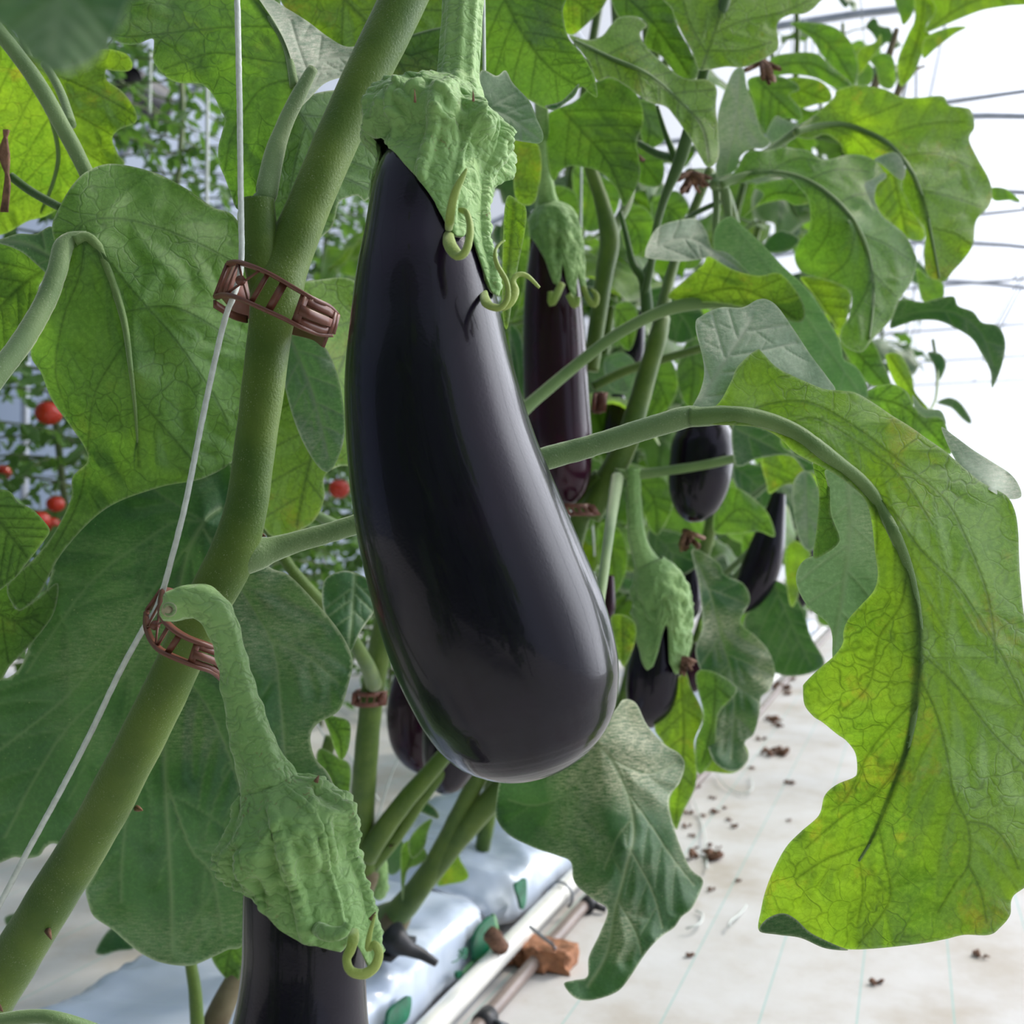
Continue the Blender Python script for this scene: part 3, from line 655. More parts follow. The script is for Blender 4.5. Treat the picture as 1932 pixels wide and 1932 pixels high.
def curl(pts, label, r=0.0016, nm='twine_scrap'):
    G = Geo(); c = catmull([(x, y) for x, y in pts], False, 6); G.tube([H(q[0], q[1], 0.003 + 0.004 * (1 + math.sin(i * .5))) for i, q in enumerate(c)], r, 6)
    return setp(G.build(nm, M['twine']), label, 'twine')
curl([(1352, 1460), (1372, 1485), (1400, 1497), (1420, 1487), (1415, 1465)], 'loose white twine curl on the ground by the sunlit patch')
curl([(1305, 1500), (1320, 1540), (1330, 1580), (1334, 1640)], 'straight loose white twine strand left among the brown scraps')
curl([(1295, 1752), (1320, 1742), (1325, 1725), (1312, 1718)], 'short white twine hook right of the hanging leaf')
curl([(1374, 1750), (1378, 1738), (1395, 1725), (1408, 1708)], 'short white twine piece on open ground near a teal line')
# far trees and shrubs seen at the end of the aisle are other plants, built below
# ------------------------------------------------------------------ circulation fan far left
fc = P(268, 180, 4.6); t = thing('circulation_fan', fc, 'dark round circulation fan hanging behind the tomato row at upper left', 'fan')
G = Geo(); G.tube([fc + DS * 0.10 + DL * 0, fc - DS * 0.10], 0.085, 24, False); G.tube([fc + DS * 0.10, fc - DS * 0.10], 0.092, 24, False); G.build('housing', M['black'], t)
G = Geo(); ax = -DS; G.tube([fc - DS * .01, fc + DS * .03], 0.018, 12)
for k in range(5):
    a = k * 2 * math.pi / 5; d = DL * math.cos(a) + Vector((0, 0, 1)) * math.sin(a); e_ = ax.cross(d); G.box(fc + d * 0.045, d * 0.033, e_ * 0.014 + ax * 0.008, ax * 0.0015)
G.build('blades', M['steel_dull'], t)
G = Geo(); G.tube([fc + Vector((0, 0, .09)), fc + Vector((0, 0, 1.2))], 0.004, 6); G.build('hanger', M['steel_dull'], t)
# ------------------------------------------------------------------ tomato row on the left
M['tomato'] = simple('tomato_red', (0.62, 0.035, 0.012), 0.25, var=0.1, scale=30, coat=0.3)
M['tomato_leaf'] = leaf_mat('tomato_leaf', (0.05, 0.13, 0.035), (0.13, 0.25, 0.07), (0.10, 0.2, 0.06), (0.10, 0.26, 0.03), (0.22, 0.42, 0.05), 0.35, 0.3, 0, (0, 0, 0))
M['tomato_stem'] = stem_mat('tomato_stem', (0.09, 0.14, 0.05), (0.18, 0.22, 0.10), 0.2)
rt = random.Random(11)
def tomato_plant(s, l, h, dens, label, group='tomato plants in the row at left'):
    root = W(s, l, 0); t = thing('tomato_plant', root, label, 'tomato plant', group)
    G = Geo(); pts = [W(s + 0.03 * math.sin(z * 5), l + 0.03 * math.cos(z * 4), z) for z in np.linspace(0, h, 14)]; G.tube(pts, 0.007, 8); G.build('stem', M['tomato_stem'], t)
    Gs = Geo(); Gl = Geo()
    z = 0.12
    while z < h:
        for q in range(4):
            a = rt.uniform(0, 6.28); L = rt.uniform(0.16, 0.32); d = Vector((math.cos(a), math.sin(a), 0)); p0 = root + Vector((0, 0, z)); droop = rt.uniform(0.1, 0.5)
            pp = [p0 + d * L * u + Vector((0, 0, L * (0.25 * u - droop * u * u))) for u in np.linspace(0, 1, 6)]
            Gs.tube(pp, [0.003, 0.0028, 0.0024, 0.002, 0.0016, 0.001], 5)
            for u in range(1, 6):
                for sg in (-1, 1):
                    if rt.random() > dens: continue
                    b = d.cross(Vector((0, 0, 1))) * sg; ll = rt.uniform(0.025, 0.055); wd = ll * 0.28; dr = Vector((0, 0, -rt.uniform(0.2, 1.0)))
                    ax = (b + d * rt.uniform(0.1, .7) + dr).normalized(); sd = ax.cross(Vector((rt.uniform(-1, 1), rt.uniform(-1, 1), rt.uniform(0.2, 1)))).normalized(); p = pp[u]
                    nn = ax.cross(sd) * ll * 0.12
                    V = [p, p + ax * ll * .25 + sd * wd, p + ax * ll * .4 + sd * wd * .7, p + ax * ll * .6 + sd * wd * .95, p + ax * ll + nn, p + ax * ll * .6 - sd * wd * .95, p + ax * ll * .4 - sd * wd * .7, p + ax * ll * .25 - sd * wd, p + ax * ll * .5 + nn * 1.5]
                    Gl.add(V, [(i, (i + 1) % 8, 8) for i in range(8)])
        z += 0.045
    Gs.build('leaf_stalks', M['tomato_stem'], t)
    o = Gl.build('foliage', M['tomato_leaf'], t); o['kind'] = 'stuff'; del o['kind']
    return t
tl_ = -1.62
for k in range(13):
    s = 0.25 + 0.34 * k
    tomato_plant(s, tl_ + rt.uniform(-.05, .05), 1.62 + rt.uniform(-.1, .25), 0.9, 'leafy green tomato plant in the row at the left, behind the big eggplant leaves')
for k in range(7):
    s = 0.6 + 0.7 * k
    tomato_plant(s, -2.5 + rt.uniform(-.05, .05), 1.6 + rt.uniform(-.1, .3), 0.7, 'green tomato plant in the farther row, glimpsed through the near tomato foliage', 'tomato plants in the farther row')
def tomato(px, py, r, z, label):
    c = P(px, py, z); R = r * z / F; t = thing('tomato', c - Vector((0, 0, R)), label, 'tomato'); v = []; f = []; n = 28; k = 16
    for i in range(k + 1):
        ph = math.pi * i / k
        for j in range(n):
            th = 2 * math.pi * j / n; rr = R * math.sin(ph) * (1 + 0.02 * math.cos(5 * th)); v.append(c + Vector((rr * math.cos(th), rr * math.sin(th), R * 0.92 * math.cos(ph) - R * 0.12 * math.exp(-(ph / 0.35) ** 2))))
    for i in range(k):
        for j in range(n): f.append((i * n + j, i * n + (j + 1) % n, (i + 1) * n + (j + 1) % n, (i + 1) * n + j))
    mesh_obj('fruit_body', v, f, M['tomato'], t); G = Geo(); top = c + Vector((0, 0, R * .82))
    for j in range(5):
        a = j * 1.257; d = Vector((math.cos(a), math.sin(a), 0)); G.tube([top, top + d * R * .35 + Vector((0, 0, R * .12)), top + d * R * .7], [R * .08, R * .09, R * .02], 6, flat=.5)
    G.tube([top, top + Vector((0, 0, R * .9))], R * .07, 6); G.build('calyx', M['tomato_stem'], t); return t
tomato(92, 779, 25, 1.9, 'single round red tomato high on the left edge, clear of the others')
tomato(105, 951, 17, 1.95, 'small red tomato peeping past the leaf edge, above the cut-off pair')
tomato(75, 982, 20, 1.9, 'orange-red tomato half hidden behind the left leaf edge')
tomato(96, 992, 19, 2.0, 'red tomato lowest in the left cluster, wedged between two leaves')
tomato(5, 892, 16, 2.1, 'dull red tomato in shade at the very left edge')
tomato(640, 922, 20, 2.0, 'red tomato just left of the big hanging eggplant')

# ------------------------------------------------------------------ plants (an Empty at the foot of each)
def plant(s, l, label, group=None): return thing('eggplant_plant', W(s, l, 0.09), label, 'eggplant plant', group)
p0 = plant(0.12, -0.62, 'nearest eggplant plant, thick green main stem slanting up behind the big hanging eggplant')
p1 = plant(0.95, -0.62, 'second eggplant plant, stems with brown clip low in the centre behind the big eggplant')
p2 = plant(1.10, -0.59, 'eggplant plant rooted in the nearest grow bag beside the black drip stake, leafy above centre')
p3 = plant(1.75, -0.58, 'eggplant plant at upper right with large sunlit leaves against the white roof')
p4 = plant(2.35, -0.58, 'eggplant plant behind the sunlit right leaves with dark arched leaf')
p5 = plant(0.05, -0.80, 'eggplant plant at the far left edge with yellow-green leaf behind the white twine')

# -- plant 0: main stem
foot = P(-60, 1960, 0.50); base = W(0.12, -0.62, 0.09)
G = Geo(); c_, r_ = pxtube([(-60, 1960, 0.50, 46), (70, 1740, 0.485, 45), (180, 1560, 0.475, 44), (265, 1400, 0.465, 43), (330, 1265, 0.46, 42), (385, 1150, 0.457, 42), (435, 1055, 0.455, 44), (466, 950, 0.453, 39), (480, 850, 0.452, 38), (498, 720, 0.452, 40),
                       (510, 620, 0.452, 41), (524, 545, 0.453, 47), (543, 490, 0.455, 43), (590, 370, 0.458, 40), (650, 230, 0.462, 41), (712, 100, 0.465, 42), (760, 0, 0.468, 43), (800, -90, 0.47, 44)])
G.tube([base, base.lerp(foot, 0.5) + DL * 0.01] + c_, [0.013, 0.0125] + r_, 40, rough=0.05, fr=60)
ms = G.build('main_stem', M['stem'], p0)
G = Geo(); c_, r_ = pxtube([(512, 585, 0.453, 34), (497, 500, 0.452, 36), (490, 430, 0.451, 33), (487, 376, 0.450, 30)], 8); G.tube(c_, r_, 28, rough=0.05, fr=90); G.build('cut_branch_stub', M['stem'], p0)
G = Geo()
for (x, y, dx, dy) in ((95, 1768, 5, 12), (266, 1528, 8, 3), (497, 1010, 10, 5), (2, 1905, 8, 8)):
    a = P(x - dx, y - dy, 0.475); b = P(x + dx * .4, y + dy * .4, 0.47); G.tube([a, a.lerp(b, .5), b], [0.0016, 0.001, 0.0002], 6)
th_ = G.build('thorn', M['dried'], ms)
branch(p0, [(440, 1052, 0.456, 40), (480, 1045, 0.458, 34), (510, 1038, 0.460, 25), (560, 1022, 0.463, 20), (660, 993, 0.468, 19), (850, 925, 0.475, 20), (1025, 867, 0.478, 22), (1110, 843, 0.478, 21), (1210, 812, 0.476, 21), (1290, 788, 0.472, 21), (1318, 785, 0.471, 18), (1345, 784, 0.470, 8)], 'petiole', 'petiole', 24, 0.06, 260, 'pale hairy leaf stalk running behind the big eggplant')
branch(p0, [(482, 378, 0.452, 14), (500, 372, 0.452, 20), (515, 300, 0.458, 19), (535, 240, 0.462, 15), (558, 190, 0.466, 14), (590, 130, 0.47, 10)], 'petiole', 'petiole', 18)
branch(p0, [(-20, 1930, 0.40, 14), (60, 1918, 0.40, 13), (120, 1924, 0.40, 12), (200, 1950, 0.41, 11)], 'petiole', 'petiole', 12)
# -- L0 the great leaf on the right
L0o = [(1300, 786), (1351, 765), (1378, 722), (1392, 691), (1427, 660), (1439, 666), (1463, 691), (1494, 708), (1525, 722), (1556, 734), (1586, 737), (1614, 741), (1648, 760), (1682, 783), (1716, 804), (1750, 828), (1784, 852), (1819, 883), (1853, 910), (1897, 934), (1914, 961),
       (1921, 999), (1923, 1050), (1926, 1101), (1935, 1173), (1965, 1260), (1990, 1400), (1985, 1550), (1950, 1655), (1911, 1692), (1906, 1726), (1887, 1750), (1866, 1764), (1819, 1764), (1784, 1772), (1733, 1781), (1648, 1790), (1597, 1791), (1556, 1784), (1511, 1767), (1477, 1760), (1433, 1757),
       (1436, 1716), (1446, 1675), (1463, 1634), (1484, 1597), (1511, 1569), (1545, 1538), (1556, 1501), (1579, 1480), (1610, 1467), (1617, 1456), (1614, 1422), (1597, 1398), (1579, 1385), (1552, 1363), (1535, 1352), (1518, 1330), (1515, 1299), (1518, 1289), (1545, 1262), (1573, 1238), (1590, 1214),
       (1591, 1193), (1600, 1169), (1624, 1142), (1648, 1115), (1656, 1084), (1651, 1043), (1644, 982), (1631, 941), (1600, 913), (1566, 889), (1532, 872), (1497, 852), (1470, 826), (1436, 808), (1392, 803), (1340, 800)]
L0z = [(1300, 786, .470), (1430, 665, .475), (1400, 780, .462), (1550, 830, .455), (1660, 760, .475), (1900, 930, .485), (1690, 1000, .450), (1640, 1000, .462), (1735, 1250, .440), (1925, 1200, .465), (1990, 1450, .47), (1520, 1310, .465), (1700, 1480, .435), (1617, 1440, .452), (1440, 1750, .45), (1620, 1780, .43), (1880, 1740, .44), (1820, 1500, .437), (1800, 1050, .458)]
L0m = [(1302, 787), (1330, 786), (1380, 783), (1440, 792), (1500, 815), (1570, 865), (1640, 925), (1690, 1010), (1720, 1100), (1735, 1200), (1731, 1300), (1715, 1400), (1690, 1480), (1652, 1570), (1620, 1625)]
L0l = [[(1400, 785), (1450, 762), (1530, 760), (1620, 810), (1710, 880), (1780, 940), (1820, 1010), (1865, 1130), (1880, 1250)], [(1600, 890), (1680, 960), (1740, 1040), (1810, 1110), (1880, 1220), (1925, 1310), (1960, 1400)], [(1733, 1275), (1765, 1340), (1786, 1420), (1800, 1500), (1827, 1560), (1827, 1630), (1800, 1670), (1770, 1720)],
       [(1827, 1630), (1850, 1680), (1862, 1740)], [(1823, 1550), (1870, 1560), (1905, 1600), (1922, 1640)], [(1712, 1060), (1700, 1140), (1660, 1200), (1640, 1290), (1590, 1340)], [(1728, 1320), (1680, 1370), (1640, 1420), (1600, 1500), (1570, 1530)], [(1700, 1440), (1650, 1500), (1590, 1540), (1520, 1600)],
       [(1658, 1555), (1670, 1620), (1680, 1690), (1650, 1745), (1620, 1780)], [(1622, 1620), (1628, 1680), (1618, 1740)], [(1640, 1590), (1560, 1620), (1500, 1660)], [(1735, 1230), (1800, 1290), (1870, 1380), (1940, 1450)], [(1560, 855), (1600, 910), (1620, 930)], [(1480, 805), (1540, 790), (1640, 850), (1700, 900), (1760, 990)], [(1650, 940), (1655, 1020), (1650, 1080)]]
leaf(p0, L0o, L0z, L0m, L0l, 'under_yellow', 8, 0.0030, 0.004, 16000, (19, 2), None, 'huge drooping leaf seen from below with yellow mottling',
     flaps=[([(1300, 786), (1322, 735), (1328, 690), (1312, 615), (1325, 595), (1360, 580), (1400, 580), (1430, 565), (1450, 566), (1470, 582), (1500, 625), (1530, 670), (1560, 710), (1576, 737), (1545, 742), (1500, 725), (1463, 705), (1430, 680), (1400, 700), (1375, 745), (1350, 775)], [(1300, 786, .470), (1328, 600, .50), (1450, 566, .505), (1570, 735, .485), (1400, 720, .478)], 'upper_pale', [(1310, 775), (1370, 680), (1420, 600)]),
            ([(1776, 808), (1800, 822), (1835, 848), (1870, 870), (1905, 893), (1922, 915), (1926, 938), (1897, 940), (1853, 916), (1810, 880)], [(1776, 808, .492), (1900, 895, .50), (1870, 925, .487)], 'upper_pale', None),
            ([(1558, 886), (1600, 905), (1635, 935), (1650, 990), (1656, 1043), (1662, 1090), (1655, 1122), (1628, 1150), (1606, 1175), (1594, 1220), (1572, 1244), (1570, 1200), (1560, 1175), (1525, 1145), (1505, 1110), (1503, 1080), (1520, 1055), (1562, 1040), (1582, 1018), (1568, 970), (1562, 920)], [(1560, 890, .473), (1650, 1000, .468), (1510, 1090, .50), (1575, 1240, .49), (1590, 1050, .485)], 'upper_pale', [(1600, 900), (1605, 1000), (1590, 1120), (1575, 1220)]),
            ([(1534, 874), (1563, 888), (1566, 930), (1568, 970), (1583, 1010), (1581, 1026), (1562, 1042), (1535, 1052), (1540, 1000), (1545, 930)], .472, 'under', None),
            ([(1433, 1757), (1445, 1735), (1475, 1723), (1500, 1733), (1530, 1760), (1575, 1782), (1600, 1793), (1556, 1789), (1511, 1770), (1470, 1764)], [(1433, 1757, .445), (1480, 1724, .440), (1590, 1790, .428)], 'upper', None)])
# -- L1 leaf above the stub
leaf(p0, [(440, -30), (520, -30), (530, 40), (545, 90), (554, 130), (556, 165), (545, 205), (530, 250), (520, 300), (505, 350), (470, 380), (448, 395), (434, 362), (424, 335), (413, 307), (412, 277), (418, 253), (424, 225), (415, 205), (403, 181), (386, 162), (369, 157), (342, 157), (321, 150), (304, 137), (289, 113), (290, 89), (287, 73), (256, 84), (232, 82), (205, 65), (180, 20), (200, -30)],
     [(200, 60, .50), (420, 200, .49), (550, 150, .472), (450, 390, .475), (350, -30, .52)], [(556, 165), (540, 90), (500, 20), (470, -30)], [[(545, 120), (480, 110), (400, 100), (310, 130)], [(520, 50), (440, 50), (340, 60), (250, 70)], [(552, 150), (490, 170), (440, 250), (425, 320)]], 'under', 5, .003, .004, 6000, (9, 3), label='lobed leaf behind the white twine at the top',
     flaps=[([(480, -20), (540, 15), (580, 40), (620, 70), (655, 88), (700, 85), (705, 120), (690, 140), (650, 145), (612, 158), (580, 190), (560, 205), (556, 165), (552, 125), (540, 85), (520, 45)], [(480, -20, .478), (700, 110, .50), (560, 190, .467), (600, 90, .49)], 'upper_pale', [(565, 185), (600, 120), (660, 105)])])
leaf(p0, [(556, 205), (585, 180), (630, 170), (700, 168), (735, 175), (760, 220), (750, 290), (715, 340), (692, 378), (674, 369), (659, 372), (640, 382), (632, 412), (625, 430), (598, 455), (565, 482), (520, 490), (480, 480), (455, 440), (450, 395), (490, 340), (520, 290), (540, 240)], [(560, 200, .48), (740, 200, .53), (640, 400, .52), (470, 440, .50)], [(560, 205), (600, 270), (630, 350), (625, 400)], None, 'under_shaded', 5, .003, .003, 4000)
leaf(p0, [(700, 90), (760, 70), (840, 50), (900, 60), (910, 140), (850, 190), (790, 200), (750, 190), (720, 180)], .60, [(700, 60), (780, 110), (850, 160)], None, 'under_shaded', 5)
# -- L9 bright leaf at the top behind the stem
leaf(p0, [(550, -30), (545, 30), (562, 55), (600, 75), (640, 90), (690, 130), (735, 180), (770, 260), (830, 250), (850, 180), (850, 60), (850, -30)], [(550, 0, .60), (850, 0, .62), (780, 220, .58)], [(620, -30), (700, 50), (760, 130), (800, 230)], None, 'under_yellow', 5, .003, .005, 5000, label='bright yellow-green leaf behind the top of the main stem')
# -- L3 large left leaf
leaf(p0, [(98, 428), (115, 385), (140, 345), (170, 320), (215, 309), (290, 325), (350, 355), (400, 390), (445, 412), (480, 500), (490, 620), (470, 740), (455, 850), (390, 900), (300, 920), (200, 960), (120, 1040), (75, 1120), (50, 1145), (31, 1149), (14, 1105), (68, 1050), (106, 999), (134, 940), (137, 900), (164, 872), (160, 845), (130, 800), (98, 755), (78, 705), (58, 665), (85, 600), (105, 530), (108, 480)],
     [(110, 480, .47), (215, 309, .50), (445, 412, .53), (250, 700, .475), (60, 665, .50), (150, 860, .50), (31, 1149, .51), (440, 850, .52), (180, 450, .475)], [(140, 455), (165, 448), (190, 475), (215, 540), (235, 610), (246, 690), (256, 780), (262, 880)],
     [[(140, 455), (160, 420), (220, 412), (300, 430), (380, 462), (450, 500)], [(195, 480), (260, 560), (330, 640), (400, 740), (430, 800)], [(160, 450), (150, 520), (120, 600), (105, 700), (130, 780)], [(240, 640), (180, 740), (165, 850), (150, 940), (100, 1040)], [(250, 740), (330, 830), (380, 890)], [(230, 590), (330, 580), (440, 640)]], 'under', 7, .0032, .005, 12000, (11, 1),
     [(-40, 755, .42, 20), (0, 700, .43, 20), (45, 640, .445, 20), (85, 570, .458, 19), (108, 510, .465, 18), (118, 470, .47, 18), (135, 452, .473, 15), (165, 448, .475, 12)], 'large grey-green drooping leaf left of the main stem, seen from below')
leaf(p5, [(-30, 455), (0, 451), (34, 441), (68, 441), (98, 428), (110, 470), (108, 500), (95, 520), (70, 500), (40, 475), (0, 460), (-30, 462)], .49, [(108, 490), (50, 460), (0, 455)], None, 'upper_hairy', 4)
leaf(p5, [(-30, 460), (5, 458), (51, 478), (85, 512), (72, 546), (76, 580), (61, 615), (20, 655), (-30, 680)], .50, [(95, 500), (40, 540), (-20, 600)], None, 'under', 4)
# -- L4 dark leaf lower left
leaf(p0, [(-40, 1290), (14, 1279), (44, 1248), (68, 1173), (96, 1084), (102, 1033), (126, 982), (154, 954), (191, 913), (219, 879), (239, 845), (265, 828), (300, 819), (341, 824), (382, 840), (430, 869), (470, 960), (500, 1060), (545, 1085), (590, 1130), (640, 1190), (665, 1243), (658, 1290), (640, 1340), (600, 1365), (586, 1390), (594, 1429), (615, 1453), (627, 1475), (629, 1500), (600, 1570), (500, 1640), (470, 1700), (459, 1781), (430, 1792), (403, 1805), (359, 1822), (307, 1817), (270, 1801), (239, 1778), (212, 1754), (178, 1730), (167, 1706), (162, 1675), (180, 1640), (150, 1615), (125, 1603), (102, 1591), (85, 1600), (75, 1614), (51, 1620), (31, 1617), (-40, 1605)],
     [(385, 985, .50), (-40, 1290, .56), (20, 1610, .60), (300, 1810, .60), (459, 1781, .58), (629, 1500, .56), (665, 1243, .55), (300, 819, .55), (430, 869, .53), (250, 1200, .515), (315, 1500, .535), (520, 1200, .525)],
     [(418, 958), (385, 985), (350, 1060), (330, 1180), (315, 1320), (312, 1450), (318, 1580), (324, 1700), (326, 1800)],
     [[(385, 985), (330, 985), (260, 1030), (180, 1090), (110, 1180), (50, 1270)], [(370, 1010), (300, 1100), (200, 1230), (120, 1320), (20, 1400), (-20, 1430)], [(330, 1180), (220, 1290), (130, 1370), (60, 1480), (10, 1580)], [(315, 1400), (250, 1500), (232, 1600), (228, 1700)], [(316, 1480), (360, 1600), (400, 1650), (420, 1760)], [(385, 1000), (460, 1120), (515, 1220), (530, 1330), (540, 1440), (560, 1540)], [(510, 1210), (580, 1240), (640, 1290)], [(325, 1240), (400, 1350), (450, 1480), (470, 1600)], [(385, 985), (300, 930), (250, 880)]],
     'upper', 7, .0035, .004, 12000, None, None, 'big dark green leaf filling the lower left, upper side showing')
leaf(p0, [(-30, 922), (0, 923), (20, 928), (34, 947), (61, 961), (82, 982), (94, 1002), (79, 1026), (55, 1057), (20, 1098), (-30, 1112)], .47, [(-30, 950), (20, 1010), (50, 1050)], None, 'under', 5, label='light green leaf tip cut by the left frame edge')
leaf(p0, [(-30, 1105), (14, 1105), (31, 1149), (70, 1130), (108, 1100), (104, 1150), (80, 1190), (45, 1230), (20, 1255), (0, 1285), (-30, 1290)], .53, [(-30, 1130), (20, 1170), (70, 1160)], None, 'under', 4)
# -- L8 leaves between the stem and the eggplant
leaf(p0, [(560, 540), (600, 528), (670, 530), (720, 600), (740, 760), (700, 870), (640, 880), (612, 900), (612, 940), (590, 985), (540, 1010), (500, 1000), (470, 900), (480, 700), (520, 600)], [(560, 540, .60), (700, 700, .64), (520, 980, .62), (600, 760, .58)], [(700, 560), (640, 700), (590, 850), (560, 990)], None, 'under_yellow', 6, .003, .004, 5000)
leaf(p0, [(525, 640), (570, 632), (610, 650), (640, 720), (650, 820), (620, 890), (580, 850), (545, 760)], .55, [(550, 640), (590, 740), (620, 860)], None, 'upper_hairy', 4)
# -- foreground blurred leaf
leaf(p5, [(-40, -40), (260, -40), (242, 10), (225, 55), (200, 92), (175, 118), (130, 137), (95, 138), (60, 112), (30, 78), (0, 50), (-40, 20)], [(-40, 0, .13), (250, -20, .125), (110, 130, .115)], [(120, -40), (110, 50), (100, 125)], None, 'upper', 4, .001, .001, 2500, label='out of focus leaf close to the camera at the top left corner')
# -- plant 5 (left edge)
leaf(p5, [(-30, 40), (30, 75), (60, 105), (150, 110), (190, 92), (235, 100), (250, 120), (243, 134), (215, 134), (200, 132), (203, 152), (228, 170), (245, 190), (258, 215), (255, 232), (225, 245), (212, 262), (222, 290), (235, 310), (200, 330), (150, 340), (115, 390), (60, 415), (-30, 415)], [(-30, 200, .64), (240, 200, .62), (60, 410, .65), (120, 200, .60)], [(10, -20), (50, 90), (90, 200), (110, 300), (80, 400)], None, 'under_yellow', 6, .003, .005, 6000, (8, 3), label='bright yellow-green leaf at the upper left, lit from behind')
branch(p5, [(-30, 20, .50, 12), (0, 62, .50, 14), (60, 140, .50, 15), (110, 225, .50, 15), (160, 320, .505, 14), (190, 400, .51, 13)], 'petiole', 'branch')
branch(p5, [(85, 120, .53, 8), (115, 175, .52, 8), (135, 235, .505, 9)], 'petiole', 'branch')
branch(p5, [(20, 332, .55, 8), (60, 362, .55, 8), (120, 395, .54, 8)], 'stem_dark', 'branch')
G = Geo()
for k in range(5): 
    c_, r_ = pxtube([(8 + k * 2, 245, .52, 3), (14 - k * 3, 290, .52, 5), (12 + k, 340, .52, 4), (2 + k * 3, 400, .52, 2)]); G.tube(c_, r_, 6, rough=.3, fr=300)
G.build('dried_flower', M['dried'], p5)
p5s = Geo(); c_, r_ = pxtube([(-160, 1000, .52, 30), (-120, 700, .52, 30), (-60, 400, .52, 26), (-30, 100, .52, 24), (0, -60, .52, 22)]); p5s.tube([W(.05, -.8, .09)] + c_, [.013] + r_, 20); p5s.build('main_stem', M['stem'], p5)

# ------------------------------------------------------------------ the two hero eggplants
e0 = thing('eggplant', P(1003, 1452, .38), 'largest glossy black eggplant hanging in the centre foreground', 'eggplant')
fruit(e0, [(838, 240, .392, 66), (822, 290, .39, 82), (808, 350, .388, 100), (799, 450, .385, 112), (800, 520, .383, 127), (804, 600, .381, 141), (812, 720, .378, 161), (833, 850, .376, 177), (866, 980, .374, 193), (905, 1100, .373, 204), (943, 1200, .373, 208), (970, 1280, .374, 200), (982, 1330, .376, 187), (991, 1370, .377, 168), (998, 1402, .378, 140), (1004, 1425, .379, 106), (1008, 1440, .38, 68), (1010, 1447, .38, 34), (1010, 1450, .38, 3)], n=96)
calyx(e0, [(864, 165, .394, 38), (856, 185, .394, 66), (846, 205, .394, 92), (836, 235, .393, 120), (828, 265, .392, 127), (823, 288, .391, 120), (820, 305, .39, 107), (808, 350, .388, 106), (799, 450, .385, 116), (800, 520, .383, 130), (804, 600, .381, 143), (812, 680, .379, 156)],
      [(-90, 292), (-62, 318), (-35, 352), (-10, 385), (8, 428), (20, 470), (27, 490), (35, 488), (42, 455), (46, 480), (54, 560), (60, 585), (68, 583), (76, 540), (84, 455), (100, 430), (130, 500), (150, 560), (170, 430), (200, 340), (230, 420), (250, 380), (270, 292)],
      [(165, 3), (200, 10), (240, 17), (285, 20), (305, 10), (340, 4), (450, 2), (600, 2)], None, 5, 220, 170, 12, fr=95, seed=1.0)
sepal_tip(e0, [(846, 436, .366, 9), (849, 462, .353, 13), (866, 483, .347, 13), (881, 468, .345, 13), (887, 430, .345, 12), (880, 402, .347, 9), (866, 396, .348, 6)])
sepal_tip(e0, [(846, 436, .366, 6), (848, 420, .350, 9), (852, 390, .345, 9), (860, 360, .343, 8), (872, 335, .343, 6), (881, 318, .343, 2)])
sepal_tip(e0, [(912, 548, .370, 7), (916, 568, .355, 10), (926, 578, .350, 10), (945, 580, .348, 10), (958, 560, .347, 9), (955, 530, .346, 8), (938, 500, .345, 8), (934, 475, .345, 6), (943, 460, .346, 4), (953, 454, .347, 2)])
sepal_tip(e0, [(945, 580, .352, 8), (962, 572, .352, 8), (972, 550, .353, 8), (968, 530, .354, 6), (978, 518, .355, 5), (995, 521, .356, 5), (1018, 543, .357, 3)])
G = Geo(); c_, r_ = pxtube([(878, -70, .398, 36), (874, 0, .397, 37), (868, 90, .396, 38), (864, 150, .395, 40), (862, 175, .394, 50), (858, 195, .394, 60)], 6); G.tube(c_, r_, 60, ridges=9, ridge=.055, rough=.05, fr=120); G.build('stalk', M['calyx'], e0)
G = Geo(); c_, r_ = pxtube([(783, 192, .36, 3), (783, 182, .358, 2), (782, 168, .357, .6)]); G.tube(c_, r_, 6)
c_, r_ = pxtube([(893, 190, .36, 3), (893, 180, .358, 2), (892, 170, .357, .6)]); G.tube(c_, r_, 6); G.build('prickle', M['dried'], e0)
e1 = thing('eggplant', P(565, 2150, .36), 'second foreground eggplant cut off by the bottom edge, hanging from a curved pale stalk', 'eggplant')
fruit(e1, [(530, 1540, .372, 70), (556, 1600, .37, 92), (570, 1660, .368, 108), (575, 1740, .366, 114), (574, 1820, .364, 115), (570, 1900, .362, 122), (565, 1980, .36, 134), (560, 2060, .36, 142), (560, 2130, .36, 132), (560, 2180, .36, 90), (560, 2205, .36, 20)], n=80)
calyx(e1, [(508, 1480, .366, 48), (515, 1500, .366, 64), (528, 1525, .366, 92), (540, 1560, .366, 114), (548, 1590, .366, 118), (556, 1618, .366, 110), (562, 1636, .366, 99), (568, 1652, .366, 101), (582, 1700, .365, 106), (594, 1760, .364, 108), (600, 1830, .363, 112), (602, 1880, .362, 115)],
      [(-90, 1600), (-68, 1632), (-50, 1668), (-32, 1712), (-14, 1738), (0, 1752), (12, 1764), (22, 1772), (30, 1752), (38, 1764), (46, 1790), (56, 1822), (64, 1826), (74, 1780), (84, 1700), (110, 1660), (140, 1740), (160, 1700), (180, 1660), (215, 1740), (240, 1660), (270, 1600)],
      [(1480, 3), (1510, 7), (1540, 13), (1590, 15), (1625, 10), (1650, 3), (1680, 2), (1800, 2)], None, 5, 220, 170, 14, fr=95, seed=4.0)
